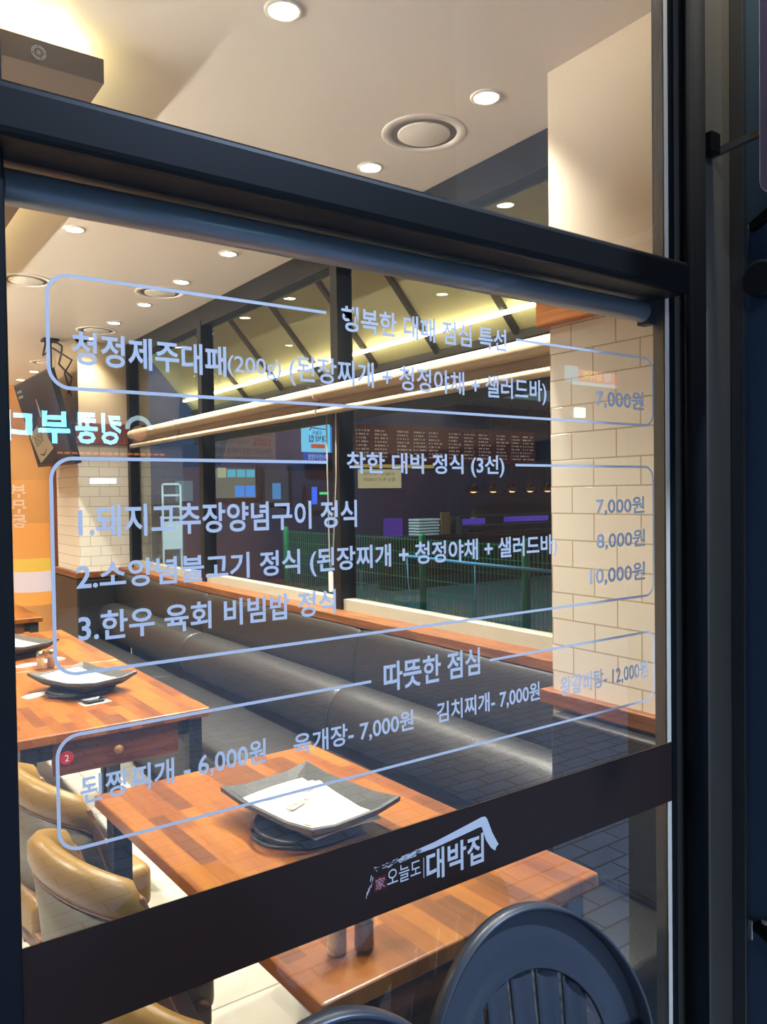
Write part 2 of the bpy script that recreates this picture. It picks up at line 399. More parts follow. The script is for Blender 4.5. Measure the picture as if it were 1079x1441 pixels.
sp = MB().box(1.5885, 1.592, 0.0085, 0.0115, 0.02, ZC)
for k in range(260): sp.box(1.5875, 1.592, 0.0085, 0.0115, 0.03 + k*0.011, 0.036 + k*0.011)
struct('trim_5', MB().box(1.580, 1.5939, -0.0015, -0.0002, 0.0, ZC), MT['spacer'], 'thin bright metal strip along the right edge of the glass', 'frame')
struct('trim_6', MB().box(0.19, 1.66, -0.03, 0.09, 0, 0.12), MT['frame_dark'], 'black bottom rail of the shop window', 'frame')

# facade right of the window
struct('wall_cladding', MB().box(1.612, 6.0, 0.0, 0.05, 0, ZC), MT['panel_grey'], 'grey metal cladding right of the window', 'wall')
tag(obj('downpipe', MB().cyl((1.650, -0.030, 0), (1.650, -0.030, 3.2), 0.025, 20), MT['pipe'], smooth=True), 'dark round downpipe right of the window frame', 'pipe')
struct('pier', MB().box(1.861, 2.6, -0.324, -0.001, 0, 3.2), MT['panel_navy'], 'dark blue metal clad pier at the right edge', 'pier')
struct('trim_7', MB().box(1.845, 1.8605, -0.036, -0.001, 0, 3.2), MT['panel_steel'], 'narrow steel strip along the edge of the blue pier', 'trim', bevel=0.002)

# side wall: pillars, windows
pl = MB().box(XP, 2.4, 0.05, 0.66, 0, 2.13)
struct('pillar_near', pl, MT['tile'], 'white tiled pillar right of the side window', 'pillar')
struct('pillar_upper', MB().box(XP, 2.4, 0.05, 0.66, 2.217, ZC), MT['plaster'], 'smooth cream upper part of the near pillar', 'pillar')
struct('trim_9', MB().box(1.888, 2.4, 0.05, 0.692, 2.13, 2.217), MT['oak_lit'], 'oak beam wrapped round the top of the tiled pillar', 'trim', bevel=0.004)
struct('trim_10', MB().box(1.890, 2.4, 0.05, 0.69, 0.918, 0.965), MT['oak'], 'oak ledge along the foot of the tiled pillar', 'trim', bevel=0.004)
struct('pillar_far', MB().box(1.78, 2.4, 5.81, 6.55, 0.98, 2.06), MT['tile_end'], 'white tiled pillar at the far end of the bench', 'pillar')
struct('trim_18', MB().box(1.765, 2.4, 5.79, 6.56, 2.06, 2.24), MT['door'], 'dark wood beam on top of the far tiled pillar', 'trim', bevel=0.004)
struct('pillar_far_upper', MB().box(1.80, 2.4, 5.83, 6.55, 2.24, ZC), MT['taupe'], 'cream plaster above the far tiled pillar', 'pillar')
struct('trim_11', MB().box(1.74, 2.4, 5.77, 6.6, 0.93, 0.98), MT['oak'], 'oak ledge along the foot of the far pillar', 'trim', bevel=0.004)
struct('wall_right', MB().box(2.5, 2.6, 6.55, 9.0, 0, ZC), MT['plaster'], 'cream right wall behind the far pillar', 'wall')
struct('wall_right_low', MB().box(2.2, 2.36, 0.66, 5.81, 0, 0.985), MT['plaster'], 'low wall under the side windows', 'wall')
struct('trim_12', MB().box(2.09, 2.36, 0.69, 5.78, 0.965, 1.005), MT['oak'], 'long oak window ledge above the bench back', 'trim', bevel=0.003)
struct('trim_13', MB().box(2.20, 2.30, 0.66, 5.81, ZC-0.14, ZC), MT['frame'], 'dark head beam above the side windows', 'frame', bevel=0.004)
struct('trim_14', MB().box(2.21, 2.28, 0.66, 5.81, 1.005, 1.06), mat('pale_rail', (168, 166, 150), 0.4), 'pale bottom rail of the side windows', 'frame')
wy = [0.66, 2.40, 4.18, 5.81]
for i in range(3):
    wn = tag(obj('window_%d' % (i + 3), MB().box(XW, XW+0.008, wy[i]+0.03, wy[i+1]-0.03, 1.05, ZC-0.12), MT['glass']),
             ['side window pane nearest the tiled pillar', 'middle side window pane above the bench', 'side window pane nearest the far pillar'][i], 'window', kind='structure')
for i, y in enumerate((2.40, 4.18)):
    struct('trim_%d' % (15 + i), MB().box(2.195, 2.29, y-0.035, y+0.035, 1.005, ZC-0.1), MT['frame'], ['black mullion between the near and middle side windows', 'black mullion between the middle and far side windows'][i], 'frame', bevel=0.003)
struct('trim_17', MB().box(2.2, 2.29, 5.74, 5.81, 1.005, ZC-0.1), MT['frame'], 'black window upright against the far pillar', 'frame')
dr = struct('door_1', MB().box(2.29, 2.499, 8.9, 8.99, 0, 2.3), MT['door'], 'brown panelled wooden door beside the far pillar', 'door')
for z0, z1 in ((0.15, 0.7), (0.85, 1.45), (1.6, 2.15)):
    obj('door_panel', MB().box(2.33, 2.47, 8.88, 8.9, z0, z1), MT['door'], dr, bevel=0.01)
# ------------------------------------------------------------------ street in front
struct('street_pavement', MB().box(-14, 20, -11.2, -0.02, -0.1, 0), MT['paving'], 'brick pavement in front of the shop', 'pavement')
struct('wall_opposite', MB().box(-14, 26, -11.5, -11.0, -0.1, 7), MT['night'], 'dark buildings across the street', 'wall')
# lane outside the side windows
NY0 = 10.84
struct('lane_ground', MB().box(2.5, 16, 0.3, 16, -0.1, 0), MT['asphalt'], 'dark lane behind the side windows', 'ground')
struct('wall_neighbour', MB().box(2.6, 16, NY0, 11.4, 0, 5.5), MT['night'], 'dark neighbouring building across the lane', 'wall')

# ================================================================== WINDOW LETTERING
def onglass(a, b): return (a, -0.0006, b)
def vinyl(name, body, x0, x1, z0, z1, label, off=0.018, group=None):
    mb = MB(); fit_text(mb, body, x0, x1, z0, z1, onglass, off)
    o = obj(name, mb, MT['vinyl'], fixn=False)
    return tag(o, label, 'lettering', group)
def mixed(name, pieces, label, group=None):
    mb = MB()
    for body, x0, x1, z0, z1, off in pieces: fit_text(mb, body, x0, x1, z0, z1, onglass, off)
    return tag(obj(name, mb, MT['vinyl'], fixn=False), label, 'lettering', group)
G = 'menu lettering on the window glass'
vinyl('menu_heading', '행복한 대패 점심 특선', 0.705, 1.079, 1.870, 1.912, 'pale vinyl heading of the top menu box reading 행복한 대패 점심 특선', 0.02, G)
mixed('menu_line', [('청정제주대패', 0.279, 0.500, 1.779, 1.824, 0.022), ('(200g)', 0.502, 0.592, 1.780, 1.812, 0.008),
                    ('(된장찌개 + 청정야채 + 샐러드바)', 0.606, 1.188, 1.774, 1.823, 0.015)], 'pale vinyl menu line in the top box starting 청정제주대패(200g)', G)
vinyl('menu_price', '7,000원', 1.338, 1.500, 1.777, 1.820, 'vinyl price 7,000원 in the top menu box', 0.018, G)
vinyl('menu_heading', '착한 대박 정식 (3선)', 0.711, 1.070, 1.630, 1.672, 'pale vinyl heading of the middle menu box reading 착한 대박 정식 (3선)', 0.02, G)
vinyl('menu_line', '1.돼지고추장양념구이 정식', 0.282, 0.730, 1.547, 1.592, 'pale vinyl menu line starting 1.돼지고추장양념구이', 0.02, G)
vinyl('menu_price', '7,000원', 1.336, 1.500, 1.549, 1.589, 'vinyl price 7,000원 beside menu line 1 in the middle box', 0.018, G)
vinyl('menu_line', '2.소양념불고기 정식 (된장찌개 + 청정야채 + 샐러드바)', 0.278, 1.215, 1.470, 1.516, 'long pale vinyl menu line starting 2.소양념불고기', 0.02, G)
vinyl('menu_price', '8,000원', 1.337, 1.502, 1.475, 1.516, 'vinyl price 8,000원 in the middle menu box', 0.018, G)
vinyl('menu_line', '3.한우 육회 비빔밥 정식', 0.279, 0.686, 1.406, 1.447, 'pale vinyl menu line starting 3.한우 육회 비빔밥', 0.02, G)
vinyl('menu_price', '10,000원', 1.315, 1.501, 1.400, 1.443, 'vinyl price 10,000원 in the middle menu box', 0.018, G)
vinyl('menu_heading', '따뜻한 점심', 0.780, 1.002, 1.261, 1.312, 'pale vinyl heading of the bottom menu box reading 따뜻한 점심', 0.02, G)
vinyl('menu_line', '된짱찌개 - 6,000원', 0.277, 0.555, 1.186, 1.226, 'pale vinyl menu item reading 된짱찌개 - 6,000원', 0.018, G)
vinyl('menu_line', '육개장- 7,000원', 0.603, 0.843, 1.184, 1.222, 'pale vinyl menu item reading 육개장- 7,000원', 0.018, G)
vinyl('menu_line', '김치찌개- 7,000원', 0.896, 1.161, 1.185, 1.224, 'pale vinyl menu item reading 김치찌개- 7,000원', 0.018, G)
vinyl('menu_line', '왕갈비탕- 12,000원', 1.221, 1.509, 1.180, 1.223, 'vinyl menu item reading 왕갈비탕- 12,000원 over the tiles', 0.018, G)

def rounded(x0, x1, z0, z1, r, gap=None, t=0.0024):
    """outline of a rounded box as a thin vinyl ribbon; gap = (a, b) left open in the top edge"""
    pts = []
    def arc(cx, cz, a0, a1):
        for k in range(9):
            a = math.radians(a0 + (a1 - a0) * k / 8); pts.append((cx + r*math.cos(a), cz + r*math.sin(a)))
    if gap: pts.append((gap[1], z1))
    arc(x1 - r, z1 - r, 90, 0); arc(x1 - r, z0 + r, 0, -90); arc(x0 + r, z0 + r, 270, 180); arc(x0 + r, z1 - r, 180, 90)
    if gap: pts.append((gap[0], z1))
    mb = MB(); L = []; R = []
    for i, p in enumerate(pts):
        a = Vector(pts[max(i-1, 0)]); b = Vector(pts[min(i+1, len(pts)-1)]); d = (b - a).normalized(); n = Vector((-d.y, d.x)) * t
        L.append((p[0]+n.x, -0.0006, p[1]+n.y)); R.append((p[0]-n.x, -0.0006, p[1]-n.y))
    n = len(pts); mb.add(L + R, [(i, i+1, n+i+1, n+i) for i in range(n-1)])
    return mb
for x0, x1, z0, z1, gap, lb in ((0.249, 1.533, 1.747, 1.896, (0.676, 1.105), 'thin vinyl rounded outline round the top menu box'),
                                (0.249, 1.532, 1.366, 1.654, (0.673, 1.100), 'thin vinyl rounded outline round the tall middle menu box'),
                                (0.249, 1.531, 1.130, 1.284, (0.754, 1.026), 'thin vinyl rounded outline round the bottom menu box')):
    tag(obj('menu_outline', rounded(x0, x1, z0, z1, 0.028, gap), MT['vinyl'], fixn=False), lb, 'outline', G)

# brown safety band with the shop's logo
bd = tag(obj('safety_band', MB().box(0.197, 1.5935, -0.0025, -0.0006, 0.882, 1.019), MT['band']), 'dark brown vinyl band across the glass with white logo', 'band')
def onband(a, b): return (a, -0.0032, b)
pn = [(0.797,0.9655),(0.84,0.972),(0.885,0.9755),(0.942,0.9835),(1.000,0.992),(1.009,0.9905),(1.014,0.984),(1.026,0.956),(1.042,0.929),(1.036,0.9255),(1.033,0.919),(1.022,0.928),(1.010,0.945),(0.999,0.9735),(0.992,0.974),(0.949,0.970),(0.884,0.9645),(0.855,0.9645),(0.843,0.9655),(0.82,0.9625)]
rf = MB(); nn = len(pn); rf.add([onband(*p) for p in pn], [tuple(range(nn))])
rnd = random.Random(3)
for k in range(60):                                              # dry brush flecks trailing off to the left
    u = rnd.random(); x = 0.752 + 0.1*u; z = 0.9605 + 0.006*u + rnd.uniform(-0.0045, 0.0055); l = rnd.uniform(0.002, 0.010)*(0.5+u); h = rnd.uniform(0.0005, 0.0018)
    rf.add([onband(x, z), onband(x+l, z+0.3*h), onband(x+l*0.9, z+h), onband(x+0.1*l, z+h)], [(0,1,2,3)])
for x, z in ((0.744, 0.951), (0.747, 0.947), (0.741, 0.934), (0.738, 0.930), (0.7455, 0.9405), (0.735, 0.925)):
    rf.add([onband(x, z-0.006), onband(x+0.0012, z-0.006), onband(x+0.004, z+0.004), onband(x+0.0025, z+0.005)], [(0,1,2,3)])
tag(obj('roof_stroke', rf, MT['vinyl'], bd, fixn=False), 'white brush stroke shaped like a roof')
mb = MB(); fit_text(mb, '오늘도', 0.780, 0.853, 0.925, 0.955, onband, 0.004)
mb.add([onband(0.8592, 0.918), onband(0.8606, 0.918), onband(0.8606, 0.954), onband(0.8592, 0.954)], [(0,1,2,3)])
fit_text(mb, '대박집', 0.866, 1.004, 0.906, 0.962, onband, 0.022)
tag(obj('logo_lettering', mb, MT['vinyl'], bd, fixn=False), 'white logo lettering')
st = MB(); st.add([onband(0.752, 0.924), onband(0.778, 0.924), onband(0.778, 0.949), onband(0.752, 0.949)], [(0,1,2,3)])
st = obj('seal', st, mat('dark_red_vinyl', (92, 26, 34), 0.5), bd, fixn=False)
mb = MB(); fit_text(mb, '家', 0.755, 0.775, 0.927, 0.946, lambda a, b: (a, -0.0036, b), 0.0)
obj('seal_character', mb, mat('pink_vinyl', (226, 170, 180), 0.5), st, fixn=False)

# inner roller shade tube right behind the crossbar
rs = thing('roller_blind', 'silver roller shade tube along the top of the lower pane', 'blind', (0.9, 0.045, 1.99))
obj('tube', MB().cyl((0.205, 0.045, 2.014), (1.560, 0.045, 2.014), 0.0235, 32), MT['tube'], rs, smooth=True, bevel=0.002)
obj('bracket', MB().box(1.561, 1.590, 0.03, 0.062, 1.985, 2.045), MT['frame'], rs, bevel=0.002)
obj('bracket', MB().box(0.197, 0.204, 0.03, 0.062, 1.985, 2.045), MT['frame'], rs, bevel=0.002)
obj('shade_rail', MB().box(0.197, 1.592, 0.020, 0.100, 2.042, 2.075), MT['reveal'], rs)

# ================================================================== CEILING FITTINGS
def make_downlight(label):
    t = thing('downlight', label, 'ceiling light', (0, 0, 0), 0, 'recessed ceiling downlights')
    obj('trim_ring', MB().lathe([(0.040, 0.0), (0.042, -0.006), (0.052, -0.006), (0.054, -0.001), (0.054, 0.0)], seg=28, cap=False), MT['white'], t, smooth=True)
    obj('lens', MB().lathe([(0.0405, -0.001), (0.03, -0.004), (0.001, -0.0055)], seg=24), MT['lamp'], t, smooth=True)
    return t
rowR = [('bright downlight nearest the glass in the row along the side windows', 0.88)]
ys = [0.88 + 0.6867*k for k in range(12)]
ordn = ['first', 'second', 'third', 'fourth', 'fifth', 'sixth', 'seventh', 'eighth', 'ninth', 'tenth', 'eleventh', 'twelfth']
d0 = None
for k, y in enumerate(ys):
    lb = '%s downlight from the glass in the row beside the side windows' % ordn[k]
    if d0 is None: d0 = make_downlight(lb); o = d0; o.location = (1.86, y, ZC)
    else: o = dup(d0, (1.86, y, ZC), label=lb)
    light('SPOT', 'lamp', (1.86, y, ZC - 0.02), P_DOWN * (4 if k < 6 else 1.2), WARM, size=0.045, spot=math.radians(104), blend=1.0)
for k, (x, y) in enumerate(((1.07, 0.84), (1.06, 2.985), (1.06, 5.1), (1.06, 7.2))):
    lb = ['large bright downlight above the near table', 'downlight above the second table', 'downlight above the fourth table', 'downlight near the back wall over the middle'][k]
    dup(d0, (x, y, ZC), label=lb)
    light('SPOT', 'lamp', (x, y, ZC - 0.02), P_DOWN * (2 if k == 0 else 4), WARM, size=0.045, spot=math.radians(104), blend=1.0)
for x, y in ((-0.9, 1.0), (-0.9, 3.6), (-0.9, 6.4), (-2.6, 2.2), (-2.6, 5.2), (0.0, 8.0)):
    dup(d0, (x, y, ZC), label='downlight over the hidden left side of the room')
    light('SPOT', 'lamp', (x, y, ZC - 0.02), P_DOWN * 5, WARM, size=0.06, spot=math.radians(150), blend=0.8)

def make_vent(label):
    t = thing('ceiling_diffuser', label, 'air diffuser', (0,0,0), 0, 'round ceiling diffusers')
    obj('outer_ring', MB().lathe([(0.122, 0.0), (0.122, -0.004), (0.152, -0.004), (0.158, -0.002), (0.158, 0.0)], seg=40, cap=False), MT['white'], t, smooth=True)
    obj('slot', MB().lathe([(0.123, -0.001), (0.09, -0.001)], seg=40, cap=False), MT['vent_dark'], t)
    obj('centre_disc', MB().lathe([(0.098, -0.001), (0.098, -0.006), (0.094, -0.008), (0.001, -0.009)], seg=40, cap=True), MT['white'], t, smooth=True)
    return t
v0 = make_vent('round white air diffuser in the upper pane by the near pillar'); v0.location = (1.855, 1.21, ZC)
dup(v0, (1.84, 3.95, ZC), label='round air diffuser beside the middle side window')
dup(v0, (1.06, 4.10, ZC), label='round air diffuser over the third table at the left upright')
dup(v0, (1.83, 5.35, ZC), label='round air diffuser beside the far side window')
dup(v0, (1.85, 7.12, ZC), label='round air diffuser farthest back above the hung television')

dc = thing('ceiling_light_box', 'brown ceiling box with round white emblem and glowing cove', 'ceiling box', (0.3, 2.0, 2.798))
obj('casing', MB().box(-0.5, 0.70, 1.24, 8.5, 2.798, 2.868), MT['duct'], dc, bevel=0.002)
obj('light_strip', MB().box(-0.45, 0.64, 1.30, 1.33, 2.869, 2.884), MT['cove'], dc)
obj('light_strip', MB().box(0.60, 0.63, 1.34, 8.4, 2.869, 2.884), MT['cove'], dc)
obj('hanger', MB().box(-0.3, 0.4, 1.7, 8.0, 2.868, ZC), MT['duct'], dc)
for y0, y1 in ((0.4, 8.6),):  # unseen box added to throw light up at the ceiling; lips hide its strips
    cv = thing('ceiling_light_box', 'unseen box with uplight strips added to brighten the ceiling', 'ceiling box', (-1.4, 4.5, 1.95))
    obj('casing', MB().box(-1.9, -0.8, y0, y1, 1.95, 2.02).box(-0.83, -0.80, y0, y1, 2.02, 2.062).box(-1.9, -1.87, y0, y1, 2.02, 2.062), MT['duct'], cv)
    obj('hanger', MB().box(-1.45, -1.25, y0+0.3, y1-0.3, 2.02, ZC), MT['duct'], cv)
    for xx in (-1.0, -1.73): obj('light_strip', MB().box(xx, xx+0.03, y0+0.05, y1-0.05, 2.022, 2.04), emis('fill_uplight', (255, 246, 234), 270), cv)
em = MB(); 
for r0, r1 in ((0.0195, 0.0185), (0.0135, 0.0125), (0.007, 0.006), (0.003, 0.001)):
    n = 36; em.add([(0.523 + r*math.cos(2*PI*k/n), 1.2395, 2.832 + r*math.sin(2*PI*k/n)) for r in (r0, r1) for k in range(n)], [(k, (k+1) % n, n+(k+1) % n, n+k) for k in range(n)])
for k in range(26):
    if k % 7 == 0: continue
    a = 2*PI*k/26; em.add([(0.523 + r*math.cos(a+da), 1.2395, 2.832 + r*math.sin(a+da)) for r, da in ((0.0148, 0.08), (0.0175, 0.08), (0.0175, -0.05), (0.0148, -0.05))], [(0,1,2,3)])
obj('emblem', em, MT['vinyl'], dc, fixn=False)

# ================================================================== BENCH
bench = thing('bench_seat', 'long black leather bench seat along the side windows', 'bench', (1.7, 3.0, 0))
segs = [(0.08, 2.03), (2.03, 3.86), (3.86, 5.76)]
obj('base', MB().box(1.52, 1.91, 0.08, 5.76, 0.0, 0.33), MT['leather_dark'], bench)
def profile_bar(prof, y0, y1, inset=0.012, n=14):
    """closed X-Z profile swept along Y, pinched slightly at both ends like an upholstered cushion"""
    cx = sum(p[0] for p in prof)/len(prof); cz = sum(p[1] for p in prof)/len(prof); rings = []
    L = y1 - y0
    for i in range(n + 1):
        u = i / n
        yy = y0 + L * (0.5 - 0.5*math.cos(PI*u))
        e = min(yy - y0, y1 - yy); s = 1 - 0.07 * max(0, 1 - e / 0.05)
        rings.append([(cx + (p[0]-cx)*s, yy, cz + (p[1]-cz)*s) for p in prof])
    return MB().rings(rings)
def smoothprof(p, it=2):
    for _ in range(it):
        q = []
        for i in range(len(p)):
            a, b = p[i], p[(i+1) % len(p)]
            q += [(a[0]*.75+b[0]*.25, a[1]*.75+b[1]*.25), (a[0]*.25+b[0]*.75, a[1]*.25+b[1]*.75)]
        p = q
    return p
for y0, y1 in segs:
    obj('seat_cushion', profile_bar(smoothprof([(1.44, 0.33), (1.915, 0.33), (1.915, 0.455), (1.44, 0.455)]), y0, y1), MT['leather'], bench, smooth=True)
for y0, y1 in [(0.68, 2.03), (2.03, 3.86), (3.86, 5.76)]:
    obj('lumbar_cushion', profile_bar(smoothprof([(1.90, 0.44), (2.12, 0.44), (2.12, 0.70), (2.02, 0.715), (1.925, 0.68), (1.885, 0.56)]), y0, y1), MT['leather'], bench, smooth=True)
    obj('back_cushion', profile_bar(smoothprof([(2.035, 0.66), (2.16, 0.66), (2.16, 0.975), (2.10, 0.975), (2.065, 0.93)]), y0, y1), MT['leather'], bench, smooth=True)
obj('end_panel', MB().box(1.853, 1.918, 0.08, 0.612, 0.46, 0.908), MT['leather_dark'], bench, bevel=0.012, seg=3)
obj('end_panel', MB().box(1.745, 2.19, 5.775, 6.58, 0.0, 0.926), MT['leather_dark'], bench, bevel=0.02, seg=3)

# ================================================================== TABLES
def make_table(label):
    t = thing('dining_table', label, 'table', (0,0,0), 0, 'dining tables along the bench')
    hw, hl = 0.372, 0.605
    obj('tabletop', MB().box(-hw, hw, -hl, hl, 0.704, 0.74), MT['table'], t, local=True, bevel=0.006, seg=3)
    obj('apron', MB().box(-hw+0.06, hw-0.06, -hl+0.045, hl-0.04, 0.635, 0.704), MT['black'], t, local=True, bevel=0.003)
    for sx in (-1, 1):
        for sy in (-1, 1):
            a = MB().box(-0.028, 0.028, -0.028, 0.028, 0, 0.70)
            a.v = [(x + sx*(hw-0.055), y + sy*(hl-0.05), z) for x, y, z in a.v]
            obj('leg', a, MT['black'], t, local=True, bevel=0.004)
    d = obj('drawer', MB().box(-0.235, 0.245, -hl+0.025, -hl+0.046, 0.575, 0.700), MT['drawer'], t, local=True, bevel=0.003)
    k = MB(); rings = [[(0.0 + r*math.cos(2*PI*i/20), -hl+0.025-dy, 0.640 + r*math.sin(2*PI*i/20)) for i in range(20)] for r, dy in ((0.008, 0), (0.008, 0.012), (0.016, 0.016), (0.017, 0.024), (0.011, 0.030))]
    obj('knob', k.rings(rings), MT['chairwood'], d, local=True, smooth=True)
    return t
t0 = make_table('wooden dining table nearest the window glass, holding a square grill plate'); t0.location = (1.022, 0.655, 0); t0.rotation_euler.z = math.radians(2.0)
t1 = dup(t0, (0.912, 2.545, 0), 0, 'second wooden dining table from the glass with drawer front and red number')
dup(t0, (0.912, 3.768, 0), 0, 'third wooden dining table pushed against the back of the second')
dup(t0, (0.945, 5.66, 0), 0, 'farthest wooden dining table by the far pillar')
np_ = tag(obj('table_number', MB().cyl((0.726, 1.9655, 0.640), (0.726, 1.960, 0.640), 0.025, 28), MT['red'], bevel=0.001), 'round red table number 2 on the drawer front of the second table', 'number plate')
mb = MB(); fit_text(mb, '2', 0.7185, 0.7335, 0.628, 0.652, lambda a, b: (a, 1.9590, b), 0.0)
obj('numeral', mb, MT['vinyl'], np_, fixn=False)

# grill sets
def make_grill(label):
    t = thing('grill_plate', label, 'grill plate', (0,0,0), 0, 'grill plates on the tables')
    # square stone pan with flared rim
    hx, hy = 0.145, 0.195
    n = 4
    def ringrect(sx, sy, z, lift):
        pts = []
        for ax, ay, bx, by in ((-1,-1,1,-1), (1,-1,1,1), (1,1,-1,1), (-1,1,-1,-1)):
            for k in range(n):
                u = k / n; x = ax + (bx-ax)*u; y = ay + (by-ay)*u
                cc = (abs(x)*abs(y))**6
                pts.append((x*sx, y*sy, z + lift*cc))
        return pts
    m = MB().rings([ringrect(hx-0.055, hy-0.06, 0.030, 0), ringrect(hx-0.045, hy-0.05, 0.028, 0), ringrect(hx, hy, 0.058, 0.012), ringrect(hx+0.001, hy+0.001, 0.070, 0.012), ringrect(hx-0.006, hy-0.006, 0.072, 0.012), ringrect(hx-0.050, hy-0.055, 0.042, 0), ringrect(hx-0.09, hy-0.12, 0.040, 0)])
    obj('plate', m, MT['blackstone'], t, local=True)
    obj('burner', MB().lathe([(0.10, 0.0), (0.14, 0.006), (0.148, 0.018), (0.135, 0.026), (0.06, 0.029)], (-0.02, -0.02, 0), 36), MT['iron'], t, local=True, smooth=True)
    hd = []
    for k in range(13):
        a = math.radians(160 + 80*k/12); rr = 0.148 + 0.022*math.sin(PI*k/12)
        hd.append((-0.02 + rr*math.cos(a), -0.02 + rr*math.sin(a), 0.018))
    obj('handle', MB().tube(hd, 0.005), MT['iron'], t, local=True, smooth=True)
    return t
def make_sheet(label, group='paper menus on the grill plates'):
    def f(u, v):
        x = (u-0.5)*0.20; y = (v-0.5)*0.29
        return (x, y, 0.012*max(0, abs(v-0.5)*2-0.55) + 0.004*math.sin(u*3))
    o = obj('paper_menu', MB().grid(f, 8, 10), MT['paper'], local=True, smooth=True, solid=0.0006)
    return tag(o, label, 'paper', group)
g0 = make_grill('black square grill plate on the near table, holding fanned paper menus'); g0.location = (1.03, 0.70, 0.7405); g0.rotation_euler.z = math.radians(8)
g1 = dup(g0, (0.945, 2.57, 0.7405), math.radians(20), 'black grill plate with a paper menu on the second table')
g2 = dup(g0, (0.86, 3.66, 0.7405), math.radians(25), 'black grill plate at the left upright on the third table')
s0 = make_sheet('topmost printed paper menu in the near grill plate'); s0.location = (1.005, 0.665, 0.799); s0.rotation_euler = (math.radians(3), 0, math.radians(9))
fl = lambda a, b: (a, b, 0.0062)
pr = MB(); fit_text(pr, '오늘도 대박집', 0.035, -0.045, 0.034, 0.014, fl, 0.006)
pr.add([fl(-0.05, -0.005), fl(0.0, 0.008), fl(0.0, 0.011), fl(-0.046, 0.0), fl(-0.056, 0.018), fl(-0.058, 0.012)], [(0,1,2,3),(0,3,4,5)])
obj('printed_logo', pr, MT['ink'], s0, local=True, fixn=False)
pr = MB(); fit_text(pr, '점심 특선', -0.02, -0.06, 0.092, 0.078, fl, 0.0)
obj('printed_lettering', pr, MT['ink'], s0, local=True, fixn=False)
for cx, cy, r in ((0.062, 0.085, 0.02), (-0.05, -0.085, 0.022), (0.075, -0.11, 0.014)):
    n = 20; fg = MB(); fg.add([(cx + r*math.cos(2*PI*k/n), cy + r*math.sin(2*PI*k/n), 0.0058) for k in range(n)], [tuple(range(n))])
    obj('printed_dot', fg, MT['fog'], s0, local=True, fixn=False)
def sheet2(loc, rz, lb, tilt=3): 
    o = dup(s0, loc, None, lb)
    o.rotation_euler = (math.radians(tilt), 0, math.radians(rz)); return o
o = make_sheet('second paper menu peeking out under the topmost one on the near plate'); o.location = (1.017, 0.652, 0.793); o.rotation_euler = (math.radians(3), 0, math.radians(5)); o.data = s0.data
o = make_sheet('lowest paper menu slipping to the right on the near plate'); o.location = (1.03, 0.655, 0.788); o.rotation_euler = (math.radians(3), 0, math.radians(2)); o.data = s0.data
sheet2((0.93, 2.56, 0.799), 20, 'paper menu on the grill plate of the second table')
sheet2((0.85, 3.65, 0.799), 25, 'paper menu on the grill plate of the third table')

def make_shaker(label, spice):
    t = thing('spice_shaker', label, 'shaker', (0,0,0), 0, 'glass spice shakers')
    obj('jar', MB().lathe([(0.019, 0.0), (0.0205, 0.003), (0.0205, 0.066), (0.018, 0.072)], seg=20), MT['jar'], t, local=True, smooth=True)
    obj('contents', MB().lathe([(0.0175, 0.004), (0.0180, 0.006), (0.0180, 0.052), (0.017, 0.054)], seg=20), MT[spice], t, local=True, smooth=True)
    obj('cap', MB().lathe([(0.0195, 0.070), (0.0205, 0.074), (0.019, 0.088), (0.012, 0.093), (0.001, 0.094)], seg=20), MT['chrome'], t, local=True, smooth=True)
    return t
k0 = make_shaker('left glass shaker of pale coarse seasoning on the near table', 'spice'); k0.location = (0.772, 0.152, 0.7402)
k1 = make_shaker('right glass shaker of dark ground pepper on the near table', 'spice2'); k1.location = (0.823, 0.136, 0.7402)
dup(k0, (0.895, 3.16, 0.7402), label='left glass shaker on the third table'); dup(k1, (0.945, 3.165, 0.7402), label='right glass shaker on the third table')
# small things on the second table
sd = thing('sauce_dish', 'black square dish lying on a paper in front of the second grill plate', 'dish', (0.925, 2.325, 0.7402), math.radians(8))
obj('paper', MB().box(-0.055, 0.06, -0.045, 0.035, 0, 0.0012), MT['paper'], sd, local=True)
obj('dish', MB().rings([[(x*s_, y*s_*0.7, z) for x, y in ((-1,-1),(1,-1),(1,1),(-1,1))] for s_, z in ((0.032, 0.002), (0.046, 0.012), (0.042, 0.013), (0.028, 0.005))]), MT['iron'], sd, local=True)
def packet(loc, rz, lb):
    def f(u, v): 
        return ((u-.5)*0.12, (v-.5)*0.055, 0.001 + 0.010*(math.sin(PI*u)*math.sin(PI*v))**0.5)
    m = MB().grid(f, 10, 6); m.grid(lambda u, v: ((u-.5)*0.12, (.5-v)*0.055, 0.0005), 2, 2)
    o = obj('wet_wipe_packet', m, MT['white'], local=True, smooth=True); o.location = loc; o.rotation_euler = (0, 0, rz)
    return tag(o, lb, 'packet', 'wet wipe packets')
packet((0.76, 2.60, 0.7402), 0.3, 'white wipe packet tucked beside the second grill plate')
packet((0.86, 3.30, 0.7402), 0.2, 'white wipe packet left of the shakers on the third table')
packet((1.00, 3.36, 0.7402), 0.4, 'white wipe packet right of the shakers on the third table')

